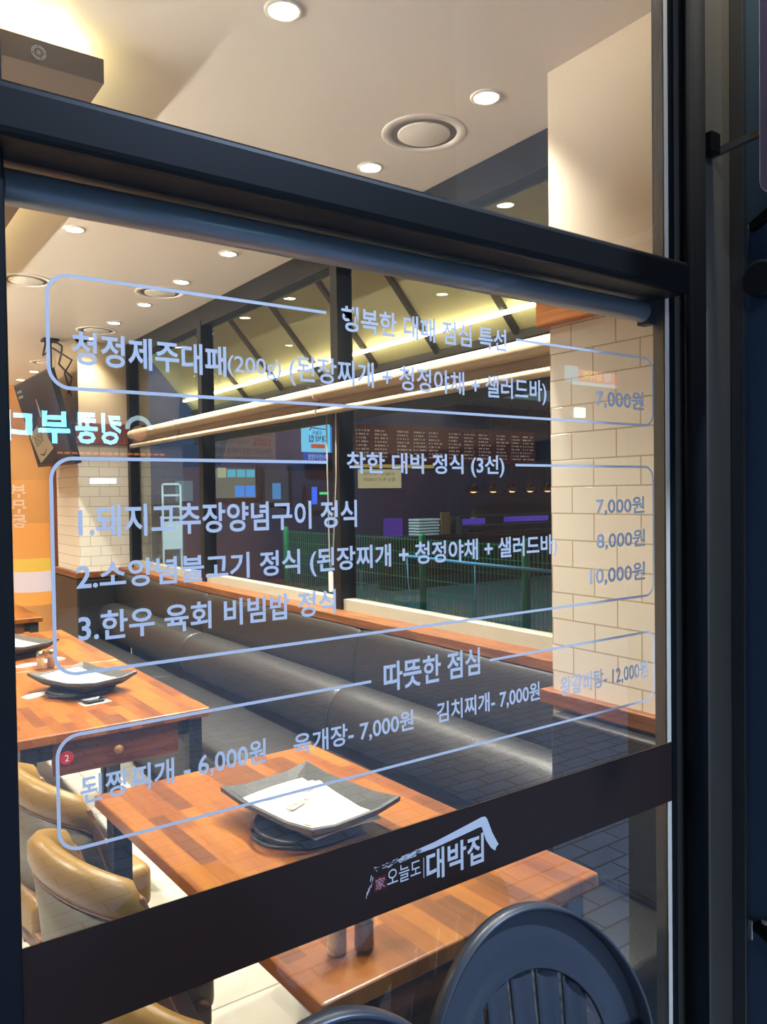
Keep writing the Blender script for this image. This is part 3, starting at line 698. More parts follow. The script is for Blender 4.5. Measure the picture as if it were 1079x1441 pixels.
# ================================================================== TUB CHAIRS
def make_tub(label):
    t = thing('tub_chair', label, 'chair', (0,0,0), 0, 'mustard leather tub chairs')
    hw = 0.185; AC = 0.75
    def path(a_, z):
        """plan of the shell at height z: half arc round the back, then short straight wings that reach further forward low down"""
        a = abs(a_); sg = 1 if a_ >= 0 else -1
        if a < AC:
            th = (a / AC) * PI / 2; x = -0.075 * math.cos(th); y = hw * math.sin(th); nx, ny = -math.cos(th), math.sin(th)
        else:
            x = (a - AC) / (1 - AC) * (0.012 + 0.11 * max(0, (0.70 - z) / 0.34)); y = hw; nx, ny = 0.0, 1.0
        lean = 0.12 * max(0, z - 0.40)
        x -= lean * (math.cos(min(1, a / AC) * PI / 2))
        return x, y * sg, nx, ny * sg
    def rim(a_): return 0.80 - 0.105 * abs(a_) ** 1.4
    N = 48; inner = []; outer = []; sm = []
    for i in range(N + 1):
        a = -1 + 2 * i / N; zt = rim(a); zb = 0.36
        def P(off, z):
            x, y, nx, ny = path(a, z); return (x + nx*off, y + ny*off, z)
        th = 0.024
        inner.append([P(th, zt - 0.095), P(th + 0.008, zt - 0.06), P(th + 0.004, zt - 0.018), P(0.008, zt), P(-0.014, zt - 0.003), P(-th - 0.008, zt - 0.03), P(-th - 0.004, zt - 0.10), P(-th, zt - 0.18), P(-th, zb), P(-th + 0.012, zb), P(-th+0.012, zt - 0.12)])
        outer.append([P(th, zt - 0.096), P(th, zt - 0.2), P(th, zb), P(-th + 0.014, zb), P(-th + 0.014, zt - 0.2), P(-th + 0.014, zt - 0.096)])
        if abs(a) < 0.97: sm.append(P(th + 0.001, zt - 0.096))
    bo = obj('backrest', MB().rings(inner), MT['mustard'], t, local=True, smooth=True)
    ou = obj('outer_panel', MB().rings(outer), MT['tan'], t, local=True, smooth=True); tag(ou, 'dull tan outer side')
    obj('seam', MB().tube(sm, 0.002, 6), MT['brown_leather'], bo, local=True, smooth=True)
    for sg in (-1, 1):
        zt = rim(1)
        pts = [(-0.005, zt + 0.002), (0.018, zt - 0.002), (0.155, 0.345), (0.155, 0.325), (0.115, 0.325), (0.105, 0.36)]
        m = MB().prism(pts, lambda a, b, d: (a, d, b), sg*(hw-0.030), sg*(hw+0.030))
        tag(obj('wing_front', m, MT['brown_leather'], t, local=True, bevel=0.006, seg=3), 'worn brown leather front edge')
    m = MB().box(-0.13, 0.24, -hw+0.03, hw-0.03, 0.30, 0.44)
    obj('seat', m, MT['mustard'], t, local=True, bevel=0.03, seg=4, smooth=True)
    obj('seat_frame', MB().box(-0.13, 0.20, -hw-0.01, hw+0.01, 0.30, 0.355), MT['brown_leather'], t, local=True, bevel=0.01)
    for sx in (-0.12, 0.17):
        for sy in (-1, 1):
            obj('leg', MB().cyl((sx, sy*(hw-0.03), 0.31), (sx + (0.03 if sx > 0 else -0.06), sy*(hw-0.01), 0), 0.022, 10, 0.014), MT['black'] if sx < 0 else MT['chairwood'], t, local=True, smooth=True)
    return t
c0 = make_tub('mustard leather tub chair whose curved back meets the brown band'); c0.location = (0.535, 0.88, 0); c0.rotation_euler.z = math.radians(8)
dup(c0, (0.58, 1.48, 0), math.radians(8), 'mustard leather tub chair farther from the glass, facing the gap between tables')
dup(c0, (0.50, 0.31, 0), 0, 'mustard leather tub chair nearest the glass, only its seat showing below the band')

# ================================================================== OUTDOOR PLASTIC CHAIRS
def make_mono(label):
    t = thing('plastic_chair', label, 'plastic chair', (0,0,0), 0, 'grey plastic chairs in front of the window')
    # local: faces -Y, back at y = 0.0 (top) ; width 0.5
    H = 0.83; ZB = 0.42
    def surf(x, z):                                             # curved, reclined back surface
        y = 0.02 - 0.16 * (H - z) - 0.9 * x * x * 0.55
        return y
    def arch(u, sc=1.0, drop=0.0):
        """outer outline from lower left over the top to lower right, u in 0..1"""
        a = PI * (1 - u); x = 0.255 * sc * math.cos(a); zz = math.sin(a)
        z = (0.60 - 0.02) + (H - 0.58 - drop) * (abs(zz) ** 1.12)
        return x, z
    rim = MB(); n = 48
    rows = []
    for i in range(n + 1):
        u = i / n; xo, zo = arch(u); xi, zi = arch(u, 0.66, 0.105)
        row = []
        for k, (f, dy) in enumerate(((0, -0.016), (0.02, 0.012), (0.08, 0.016), (0.5, 0.010), (0.92, 0.010), (1.0, 0.002))):
            x = xo + (xi-xo)*f; z = zo + (zi-zo)*f
            row.append((x, surf(x, z) + dy, z))
        rows.append(row)
    rim.add([p for r in rows for p in r], [(i*6+k, (i+1)*6+k, (i+1)*6+k+1, i*6+k+1) for i in range(n) for k in range(5)])
    # lower stiles down to the seat
    for sg in (-1, 1):
        def f(u, v, sg=sg):
            z = 0.58 - (0.58-0.40)*v; x = sg*(0.168 + (0.255-0.168)*u - 0.02*v)
            return (x, surf(x, z) + 0.010, z)
        rim.grid(f, 4, 6)
    obj('backrest', rim, MT['plastic'], t, local=True, smooth=True, solid=0.006)
    for k in range(5):
        xc = -0.118 + 0.059*k
        # slats run from the seat up into the arch
        def top(x):
            best = 0.6
            for i in range(n+1):
                xi, zi = arch(i/n, 0.66, 0.105)
                if abs(xi - x) < 0.012: best = max(best, zi)
            return best
        zt = top(xc) + 0.012
        def f(u, v, xc=xc, zt=zt):
            z = 0.40 + (zt-0.40)*v; x = xc*(0.86 + 0.14*v) + (u-.5)*0.049
            return (x, surf(x, z) + 0.010 + 0.006*math.sin(PI*u), z)
        obj('slat', MB().grid(f, 4, 10), MT['plastic'], t, local=True, smooth=True, solid=0.005)
    def seat(u, v):
        x = (u-.5)*0.46; y = -0.06 - 0.42*v
        return (x, y, 0.415 - 0.02*math.sin(PI*v)*math.sin(PI*u) - 0.03*max(0, v-0.85)/0.15)
    obj('seat', MB().grid(seat, 10, 12), MT['plastic'], t, local=True, smooth=True, solid=0.006)
    for sg in (-1, 1):
        pts = []
        for k in range(13):
            v = k/12
            pts.append((sg*(0.232 + 0.008*math.sin(PI*v)), -0.065 - 0.36*v, 0.545 + 0.03*math.sin(PI*v*0.9) - (0.03 if v > 0.95 else 0)))
        m = MB(); rr = []
        for p in pts: rr.append([(p[0]+dx, p[1], p[2]+dz) for dx, dz in ((-0.024, 0), (0, 0.010), (0.024, 0), (0.020, -0.012), (-0.020, -0.012))])
        obj('arm', m.rings(rr), MT['plastic'], t, local=True, smooth=True)
        for y0, y1, ztop in ((-0.40, -0.45, 0.555), (-0.09, 0.04, 0.545)):
            m = MB(); rr = []
            for k in range(6):
                v = k/5; z = ztop*(1-v); x = sg*(0.232 - 0.01*(1-v)); y = y0 + (y1-y0)*v
                rr.append([(x + dx*(1-0.25*v), y + dy*(1-0.25*v), z) for dx, dy in ((-0.022, -0.028), (0.022, -0.028), (0.022, 0.028), (-0.022, 0.028))])
            obj('leg', m.rings(rr), MT['plastic'], t, local=True, bevel=0.006)
    return t
m0 = make_mono('grey slatted plastic chair outside, in front of the logo band'); m0.location = (1.0, -0.110, 0); m0.scale = (0.97, 1.0, 1.03); m0.rotation_euler.z = math.radians(-6); 
m1 = dup(m0, (0.51, -0.26, 0), math.radians(-6), 'grey plastic chair outside with only its curved top rail showing'); m1.scale = (0.90, 1.0, 1.125)

# ================================================================== SIDE WINDOW BLINDS
def blind(y0, y1, lb, chain):
    t = thing('roller_blind', lb, 'blind', (2.13, (y0+y1)/2, 2.03), 0, 'rolled blinds along the side windows')
    obj('cassette', MB().cyl((2.12, y0, 2.125), (2.12, y1, 2.125), 0.036, 24), MT['blind'], t, smooth=True, bevel=0.003)
    fb = MB()
    for k in range(5): fb.box(2.125 + 0.001*(k % 2), 2.150, y0+0.01, y1-0.01, 2.048 + 0.0095*k, 2.048 + 0.0095*k + 0.009)
    obj('fabric', fb, MT['blind_band'], t)
    obj('bottom_rail', MB().cyl((2.118, y0+0.005, 2.030), (2.118, y1-0.005, 2.030), 0.018, 20), MT['blind'], t, smooth=True, bevel=0.002)
    for y in (y0+0.06, y1-0.06): obj('clip', MB().box(2.10, 2.19, y-0.008, y+0.008, 2.150, 2.168), MT['reveal'], t, bevel=0.001)
    if chain:
        y = y1 - 0.03
        c = obj('chain', MB().tube([(2.15, y, 2.10), (2.15, y, 1.7), (2.15, y-0.01, 1.25), (2.15, y-0.02, 1.205)], 0.0035, 6), MT['chain'], t, smooth=True)
        c2 = obj('chain', MB().tube([(2.15, y-0.09, 2.10), (2.15, y-0.085, 1.7), (2.15, y-0.04, 1.25), (2.15, y-0.02, 1.205)], 0.0035, 6), MT['chain'], t, smooth=True)
        obj('chain_weight', MB().box(2.142, 2.158, y-0.032, y-0.008, 1.10, 1.205), MT['white'], t, bevel=0.003)
blind(0.67, 2.44, 'rolled ivory blind nearest the tiled pillar', True)
blind(2.45, 4.40, 'rolled ivory blind on the middle side window', False)
blind(4.41, 5.45, 'rolled ivory blind nearest the far pillar', False)

# ================================================================== TELEVISION
A = Vector((1.435, 6.56, 2.613)); B = Vector((1.435, 5.27, 2.593))      # top edge, far and near
dn = Vector((0.20, 0.039, -0.722))
tv = thing('television', 'black television hanging tilted from the ceiling with a paper note on it', 'television', (1.6, 5.9, 1.87))
nrm = (B - A).cross(dn).normalized()
if nrm.x > 0: nrm = -nrm
def tvp(u, v, d=0.0): return tuple(A + (B - A)*u + dn*v + nrm*d)
def tvq(u0, u1, v0, v1, d0, d1): 
    m = MB(); m.add([tvp(u, v, d) for d in (d0, d1) for u, v in ((u0,v0),(u1,v0),(u1,v1),(u0,v1))], [(0,1,2,3),(7,6,5,4),(0,4,5,1),(1,5,6,2),(2,6,7,3),(3,7,4,0)]); return m
obj('case', tvq(0, 1, 0, 1, -0.05, 0.0), MT['tv_body'], tv, bevel=0.004)
sc = obj('screen', tvq(0.015, 0.985, 0.02, 0.965, 0.0005, 0.002), MT['tv'], tv)
bt = MB(); prof = [(0.014, 0.30), (0.016, 0.36), (0.032, 0.44), (0.036, 0.70), (0.030, 0.72)]
bt.add([tvp(0.52 + s_*r*0.9, v, 0.003) for s_ in (-1, 1) for r, v in [(p[0], p[1]-0.06) for p in prof]], [(i, i+1, 5+i+1, 5+i) for i in range(4)])
obj('bottle_picture', bt, MT['glow_pic'], sc, fixn=False)
mb2 = MB()
for k in range(2): mb2.add([tvp(u, v, 0.003) for u, v in ((0.06, 0.08+0.06*k), (0.20, 0.08+0.06*k), (0.20, 0.11+0.06*k), (0.06, 0.11+0.06*k))], [(0,1,2,3)])
obj('screen_caption', mb2, MT['glow_pic'], sc, fixn=False)
obj('ceiling_bracket', MB().cyl((1.60, 5.9, 2.4), (1.60, 5.9, ZC-0.02), 0.014, 12).box(1.52, 1.62, 5.75, 6.05, 2.2, 2.42).box(1.54, 1.66, 5.84, 5.96, ZC-0.02, ZC), MT['tv_body'], tv)
obj('cable', MB().tube([(1.60, 5.35, 2.42), (1.64, 5.38, 2.55), (1.56, 5.45, 2.66), (1.62, 5.6, 2.78), (1.66, 5.75, 2.86), (1.62, 5.86, 2.92)], 0.008), MT['tv_body'], tv, smooth=True)
obj('cable', MB().tube([(1.62, 5.33, 2.40), (1.58, 5.36, 2.58), (1.66, 5.45, 2.70), (1.54, 5.55, 2.80), (1.50, 5.7, 2.76), (1.56, 5.86, 2.91)], 0.007), MT['tv_body'], tv, smooth=True)
nt_ = tag(obj('paper_note', MB().add([tvp(u, v, d) for d in (0.0035, 0.0045) for u, v in ((0.05, 0.62), (0.46, 0.48), (0.60, 0.80), (0.14, 0.95))], [(0,1,2,3),(7,6,5,4),(0,4,5,1),(1,5,6,2),(2,6,7,3),(3,7,4,0)]), MT['paper']),
          'handwritten white paper taped across the television screen', 'paper')
mb = MB(); fit_text(mb, '점검중', 0.16, 0.42, 0.76, 0.64, lambda a, b: tvp(a, b - 0.25*(a-0.16), 0.0052), 0.0, 2)
mb.add([tvp(u, v, 0.0052) for u, v in ((0.20, 0.84), (0.30, 0.85), (0.42, 0.79), (0.42, 0.80), (0.30, 0.87), (0.20, 0.85))], [(0,1,4,5),(1,2,3,4)])
obj('handwriting', mb, MT['ink'], nt_, fixn=False)

# ================================================================== FACADE FITTINGS (right)
sg = thing('projecting_sign', 'dark purple projecting sign with pale rim on steel arms', 'sign', (1.74, -0.5, 2.2))
m = MB()
pts = []
y1, z0 = -0.135, 2.262; r = 0.03
pts = [(y1, 3.2), (y1, z0 + r)] + [(y1 - r + r*math.cos(math.radians(a)), z0 + r - r*math.sin(math.radians(a))) for a in range(0, 91, 15)] + [(-0.9, z0), (-0.9, 3.2)]
m.prism(pts, lambda a, b, d: (d, a, b), 1.74, 1.80)
cs = obj('rim', m, MT['vinyl'], sg, bevel=0.002)
pts2 = [(y1-0.003, 3.197), (y1-0.003, z0+r)] + [(y1 - r + (r-0.003)*math.cos(math.radians(a)), z0 + r - (r-0.003)*math.sin(math.radians(a))) for a in range(0, 91, 15)] + [(-0.897, z0+0.003), (-0.897, 3.197)]
obj('face', MB().prism(pts2, lambda a, b, d: (d, a, b), 1.7385, 1.7395), mat('purple_acrylic', (84, 76, 108), 0.35), sg)
obj('arm', MB().cyl((1.765, -0.002, 2.405), (1.765, -0.16, 2.415), 0.011, 4), MT['panel_grey'], sg)
obj('arm', MB().cyl((1.86, -0.050, 2.235), (1.80, -0.22, 2.29), 0.014, 4), MT['frame'], sg)
obj('mount', MB().box(1.722, 1.76, -0.03, -0.001, 2.395, 2.445), MT['frame'], sg, bevel=0.003)
for y in (-0.050, -0.068): obj('bolt', MB().cyl((1.850, y, 2.238), (1.8605, y, 2.238), 0.007, 12), MT['chrome'], sg)
tag(obj('black_disc', MB().cyl((1.82, -0.088, 2.10), (1.8605, -0.088, 2.10), 0.044, 32), MT['black'], bevel=0.006), 'round black disc on the blue pier at the right edge', 'disc')
lb = thing('door_bracket', 'small bolted bracket low on the blue pier at the right edge', 'bracket', (1.855, -0.06, 0.5))
obj('plate', MB().box(1.852, 1.8605, -0.050, -0.036, 0.485, 0.535), MT['chrome'], lb, bevel=0.003)
obj('plate', MB().box(1.852, 1.8605, -0.085, -0.070, 0.52, 0.55), MT['chrome'], lb, bevel=0.003)
obj('bar', MB().cyl((1.8605, -0.060, 0.522), (1.80, -0.26, 0.50), 0.018, 12), MT['black'], lb, smooth=True)

# ================================================================== AWNING OUTSIDE THE SIDE WINDOWS
aw = thing('lane_awning', 'olive fabric awning with dark ribs and a glowing light strip', 'awning', (3.5, 3.5, 2.575))
def awp(x, d=0): return 3.93 - 1.13*(x - 2.3) + d
m = MB(); m.add([(2.42, 0.3, awp(2.42)), (3.50, 0.3, awp(3.50)), (3.50, 7.5, awp(3.50)), (2.42, 7.5, awp(2.42))], [(0,1,2,3)])
obj('fabric', m, MT['awning'], aw, solid=0.004)
for y in (1.6, 2.35, 3.11, 3.84, 4.60, 5.34, 6.08):
    rb = MB(); rb.add([(x, y+dy, awp(x, dz)) for x, dz in ((2.42, -0.004), (3.50, -0.004), (3.50, -0.05), (2.42, -0.05)) for dy in (-0.02, 0.02)], [(0,2,3,1),(2,4,5,3),(4,6,7,5),(6,0,1,7),(0,6,4,2),(1,3,5,7)])
    obj('rib', rb, MT['beam'], aw)
obj('front_beam', MB().box(3.47, 3.53, 0.3, 7.5, 2.53, 2.585), MT['beam'], aw)
vl = MB().box(3.50, 3.512, 0.3, 7.5, 2.20, 2.53)
obj('valance', vl, mat('dark_valance', (52, 54, 62), 0.9), aw)
obj('light_strip', MB().box(3.335, 3.365, 0.4, 7.4, 2.665, 2.685), MT['awning_led'], aw)

# ================================================================== LANE: FENCE, NEIGHBOURS
def fence(ya, yb, lb):
    t = thing('mesh_fence_panel', lb, 'fence', (6.0, (ya+yb)/2, 0), 0, 'green mesh fence panels along the lane')
    m = MB()
    n = int((yb-ya)/0.06)
    for k in range(n+1):
        y = ya + (yb-ya)*k/n; m.box(5.997, 6.003, y-0.0035, y+0.0035, 0.05, 1.06)
    for k in range(7):
        z = 0.08 + k*0.16; m.box(5.994, 6.000, ya, yb, z-0.003, z+0.003)
    obj('mesh', m, MT['green'], t)
    return t
def post(y):
    t = tag(obj('fence_post', MB().lathe([(0.045, 0), (0.045, 1.08), (0.035, 1.11), (0.01, 1.12)], (6.0, y, 0), 16), MT['green'], smooth=True), 'x', 'post', 'green posts of the lane fence')
    return t
py = [3.0, 4.76, 6.50, 8.24, 9.98]
pl_ = ['green round fence post hidden behind the tiled pillar', 'green round fence post close to the tiled pillar', 'green round fence post in the middle of the near side window', 'green round fence post left of the black mullion', 'green round fence post farthest down the lane']
for y, lb in list(zip(py, pl_))[1:]:
    post(y)['label'] = lb
for i, lb in enumerate(['green mesh fence panel nearest the tiled pillar', 'green mesh fence panel in the middle of the near side window', 'green mesh fence panel behind the mullion', 'green mesh fence panel farthest down the lane']):
    fence(py[i]+0.05, py[i+1]-0.05, lb)
rp = thing('rope', 'pale blue rope tied along the green fence', 'rope', (5.95, 5.6, 0.8))
obj('line', MB().tube([(5.95, 6.85, 0.83), (5.95, 6.5, 0.83), (5.95, 5.6, 0.815), (5.95, 4.3, 0.81)], 0.018), MT['rope'], rp, smooth=True)
obj('tail', MB().tube([(5.95, 6.75, 0.82), (5.93, 6.7, 0.5), (5.95, 6.68, 0.35), (5.92, 6.75, 0.2)], 0.008), MT['rope'], rp, smooth=True)
obj('tail', MB().tube([(5.95, 5.5, 0.81), (5.94, 5.48, 0.5), (5.95, 5.5, 0.2)], 0.008), MT['rope'], rp, smooth=True)

NY = 10.5
struct('wall_kiosk', MB().box(7.55, 13.5, NY+0.10, NY0, 0, 3.34), MT['night'], 'dark back wall of the food counter', 'wall')
# open food counter with menu board
mbd = thing('menu_board', 'wide red lit menu board with rows of small lettering', 'menu board', (9.9, NY+0.1, 2.2))
obj('panel', MB().box(7.62, 12.2, NY+0.02, NY+0.099, 2.19, 2.86), emis('red_board', (84, 40, 34), 0.42), mbd)
rows = MB(); rr = random.Random(5)
for cx in (7.72, 8.12, 8.62, 9.0, 9.36, 9.85, 10.24, 10.62, 11.1, 11.5, 11.84):
    for k in range(8):
        wd = rr.uniform(0.22, 0.34); x = cx
        for q in range(5):
            ww = wd/5*rr.uniform(0.5, 0.9); rows.box(x, x+ww*rr.choice((0.5, 1)), NY+0.012, NY+0.019, 2.735 - k*0.066, 2.762 - k*0.066); x += wd/5
obj('print', rows, emis('board_print', (215, 195, 180), 0.38), mbd)
tag(obj('yellow_strip', MB().box(7.62, 9.5, NY+0.05, NY+0.10, 2.09, 2.15), emis('yellow_strip', (225, 190, 90), 0.5)), 'thin yellow lit strip under the red menu board', 'strip')
pn_ = tag(obj('notice_board', MB().box(7.80, 8.74, NY+0.07, NY+0.10, 1.72, 2.06), emis('notice_paper', (226, 212, 168), 0.55)), 'pale yellow notice under the menu board at the mullion', 'notice')
mb = MB()
fit_text(mb, '오늘도 대박집', 7.9, 8.6, 1.95, 2.01, lambda a, b: (a, NY+0.065, b), 0.0, 2, True); fit_text(mb, '점심 특선 7,000원', 7.9, 8.6, 1.84, 1.91, lambda a, b: (a, NY+0.065, b), 0.0, 2, True)
obj('print', mb, mat('brown_print', (150, 90, 60), 0.8), pn_, fixn=False)
ct = thing('shop_counter', 'dark serving counter behind the green fence', 'counter', (10, 9.9, 0))
obj('worktop', MB().box(7.6, 12.9, 9.4, 9.9, 0.84, 0.89), MT['black'], ct, bevel=0.01)
obj('front_panel', MB().box(7.7, 12.8, 9.46, 9.85, 0, 0.84), MT['frame'], ct)
cs_ = thing('display_case', 'glass topped display case glowing purple on the counter', 'display case', (10.4, 9.9, 0.9))
obj('frame', MB().box(9.2, 11.9, 9.46, 9.50, 1.18, 1.22).box(9.2, 9.24, 9.46, 9.74, 0.89, 1.2).box(11.86, 11.9, 9.46, 9.74, 0.89, 1.2), MT['reveal'], cs_)
obj('shelf', MB().box(9.24, 11.86, 9.52, 9.84, 1.0, 1.02), MT['black'], cs_)
obj('purple_light', MB().box(9.3, 10.1, 9.80, 9.82, 1.03, 1.14).box(10.6, 11.8, 9.80, 9.82, 1.05, 1.15), emis('purple_led', (74, 56, 170), 0.9), cs_)
tag(obj('purple_lamp', MB().box(7.72, 8.1, 9.7, 9.73, 0.89, 1.2), emis('purple_glow', (80, 54, 160), 0.7)), 'upright purple light at the left end of the counter', 'lamp')
for k in range(6):
    tag(obj('food_tray', MB().box(8.3, 8.75+0.02*(k % 2), 9.5, 9.8, 0.891+0.05*k, 0.925+0.05*k), MT['white'], bevel=0.008), 'stacked pale tray on the counter, %s from the bottom' % ordn[k], 'tray', 'stack of trays on the counter')
tag(obj('wooden_board', MB().box(8.8, 9.0, 9.5, 9.55, 0.891, 1.28), MT['chairwood'], bevel=0.01), 'upright wooden board beside the stacked trays', 'board')
def heat(x, lb, src=None):
    if src: return dup(src, (x, 10.2, 1.70), label=lb)
    t = thing('heat_lamp', lb, 'heat lamp', (x, 10.2, 1.70), 0, 'copper heat lamps over the counter')
    obj('shade', MB().lathe([(0.16, -0.07), (0.15, -0.05), (0.10, 0.0), (0.06, 0.05), (0.05, 0.09), (0.02, 0.10)], seg=24), MT['copper'], t, local=True, smooth=True)
    obj('bulb', MB().lathe([(0.001, -0.09), (0.05, -0.08), (0.06, -0.07)], seg=16), emis('heat_bulb', (255, 190, 120), 3), t, local=True, smooth=True)
    obj('cord', MB().cyl((0,0,0.1), (0,0,1.64), 0.008, 6), MT['black'], t, local=True)
    return t
h0 = None
for k in range(5):
    lbk = ['leftmost copper heat lamp over the counter', 'second copper heat lamp from the left', 'middle copper heat lamp over the counter', 'fourth copper heat lamp from the left', 'copper heat lamp closest to the tiled pillar'][k]
    o = heat(10.18 + 0.51*k, lbk, h0); h0 = h0 or o
struct('trim_19', MB().box(9.0, 14, 9.4, 10.9, 3.34, 3.75), MT['plaster'], 'pale panelled fascia above the food counter', 'fascia')
# seated person behind the counter
def person():
    t = thing('person', 'person in a dark jacket sitting behind the counter', 'person', (10.25, 10.33, 0))
    V = [(0,0,.52),(0,-.02,.70),(0,-.03,.88),(0,-.02,.98),(0,-.04,1.06),(0,-.05,1.12),(0,-.05,1.22),
         (-.17,-.02,.93),(-.23,-.10,.72),(-.14,-.30,.72),(.17,-.02,.93),(.23,-.10,.72),(.14,-.30,.72),
         (-.09,-.02,.50),(-.12,-.40,.50),(-.12,-.40,.08),(.09,-.02,.50),(.12,-.40,.50),(.12,-.40,.08)]
    E_ = [(0,1),(1,2),(2,3),(3,4),(4,5),(5,6),(3,7),(7,8),(8,9),(3,10),(10,11),(11,12),(0,13),(13,14),(14,15),(0,16),(16,17),(17,18)]
    R_ = [.13,.14,.15,.11,.05,.075,.085,.07,.05,.035,.07,.05,.035,.09,.065,.045,.09,.065,.045]
    me = bpy.data.meshes.new('body'); me.from_pydata(V, E_, []); me.skin_vertices or me.attributes
    o = bpy.data.objects.new('body', me); COL.objects.link(o); o.parent = t
    md = o.modifiers.new('skin', 'SKIN')
    for i, sv in enumerate(me.skin_vertices[0].data): sv.radius = (R_[i], R_[i]*0.85); sv.use_root = (i == 0)
    s2 = o.modifiers.new('sub', 'SUBSURF'); s2.levels = 2; s2.render_levels = 2
    dg = bpy.context.evaluated_depsgraph_get(); dg.update()
    m2 = bpy.data.meshes.new_from_object(o.evaluated_get(dg)); 
    o.modifiers.clear(); o.data = m2
    for mm in ('skin', 'cloth'): m2.materials.append(MT[mm])
    for p in m2.polygons:
        p.use_smooth = True; p.material_index = 0 if (p.center.z > 1.03 or (p.center.y < -0.27 and 0.66 < p.center.z < 0.8)) else 1
    obj('hair', MB().grid(lambda u, v: (0.092*math.sin(PI*v*0.62)*math.cos(2*PI*u), -0.04 + 0.095*math.sin(PI*v*0.62)*math.sin(2*PI*u) , 1.215 + 0.10*math.cos(PI*v*0.62)), 20, 8), MT['hair'], t, local=True, smooth=True)
    f = MB().lathe([(0.001, 0), (0.012, 0.006), (0.001, 0.03)], (0, -0.142, 1.16), 8)
    obj('nose', f, MT['skin'], t, local=True, smooth=True)
    for sx in (-1, 1): obj('eye', MB().lathe([(0.001, -0.008), (0.010, 0), (0.001, 0.008)], (sx*0.032, -0.122, 1.20), 8), MT['hair'], t, local=True, smooth=True)
    return t
person()
tag(obj('stool', MB().lathe([(0.17, 0), (0.17, 0.02), (0.03, 0.04), (0.03, 0.36), (0.17, 0.38), (0.17, 0.42)], (10.25, 10.33, 0), 20), MT['black'], smooth=False), 'black stool under the person behind the counter', 'stool')

# neighbouring shop front: lit windows, banner, box sign
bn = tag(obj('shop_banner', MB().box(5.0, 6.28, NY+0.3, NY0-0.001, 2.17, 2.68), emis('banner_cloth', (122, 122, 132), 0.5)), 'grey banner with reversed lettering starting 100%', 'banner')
mb = MB(); fz = lambda a, b: (a, NY+0.295, b)
fit_text(mb, '국내산 돼지와 신선 한 잎쌈', 5.06, 5.74, 2.46, 2.55, fz, 0.0, 2, True); fit_text(mb, '천제소금과 친환경 야채만을 사용합니다.', 5.04, 6.20, 2.30, 2.40, fz, 0.0, 2, True)
for z in (2.24, 2.62): mb.box(5.05 if z < 2.5 else 5.9, 6.2, NY+0.290, NY+0.296, z, z+0.008)
obj('lettering', mb, mat('dark_print', (24, 24, 28), 0.9), bn, fixn=False)
mb = MB(); fit_text(mb, '100%', 5.86, 6.18, 2.44, 2.57, fz, 0.01, 2, True); obj('red_lettering', mb, mat('red_print', (120, 30, 30), 0.9), bn, fixn=False)
bs = thing('box_sign', 'bright cyan lit box sign hanging beside the mullion', 'sign', (6.92, NY, 2.18))
obj('bracket', MB().box(6.8, 6.84, NY+0.05, NY+0.339, 2.75, 2.79).box(6.8, 6.84, NY+0.05, NY+0.339, 2.36, 2.40), MT['black'], bs)
obj('upper_face', MB().box(6.63, 7.14, NY-0.05, NY+0.05, 2.34, 2.81), emis('cyan_sign', (110, 205, 250), 1.1), bs)
obj('lower_face', MB().box(6.66, 7.10, NY-0.05, NY+0.05, 2.18, 2.33), emis('blue_sign', (40, 80, 190), 0.9), bs)
obj('side_glow', MB().box(7.145, 7.21, NY-0.05, NY+0.05, 2.34, 2.78), emis('blue_edge', (50, 130, 235), 1.0), bs)
mb = MB(); fs_ = lambda a, b: (a, NY-0.056, b)
fit_text(mb, '오늘도', 6.78, 6.98, 2.63, 2.70, fs_, 0.01, 2, True); fit_text(mb, '대박집', 6.72, 7.08, 2.50, 2.62, fs_, 0.015, 2, True)
mb.add([fs_(6.72, 2.70), fs_(6.74, 2.69), fs_(6.77, 2.735), fs_(7.06, 2.715), fs_(7.06, 2.73), fs_(6.76, 2.755)], [(0,1,2,5),(2,3,4,5)])
obj('lettering', mb, mat('navy_print', (30, 50, 110), 0.8), bs, fixn=False)
obj('label_strip', MB().box(6.76, 7.03, NY-0.058, NY-0.052, 2.40, 2.47), mat('orange_print', (190, 70, 40), 0.7, emit=(190, 70, 40), estr=0.4), bs)
mb = MB(); fit_text(mb, '축산한우직판장', 6.70, 7.06, 2.21, 2.30, fs_, 0.0, 2, True); obj('lettering', mb, MT['vinyl'], bs, fixn=False)
nb = [((5.03, 5.9), (1.58, 2.06), (150, 158, 150), 0.5, 'pale lit shop window left of the mullion across the lane'), ((6.06, 6.52), (1.50, 2.05), (70, 90, 110), 0.5, 'dim blue shop window across the lane'), ((6.85, 7.4), (1.35, 1.75), (60, 62, 80), 0.5, 'dark shop hatch under the cyan box sign')]
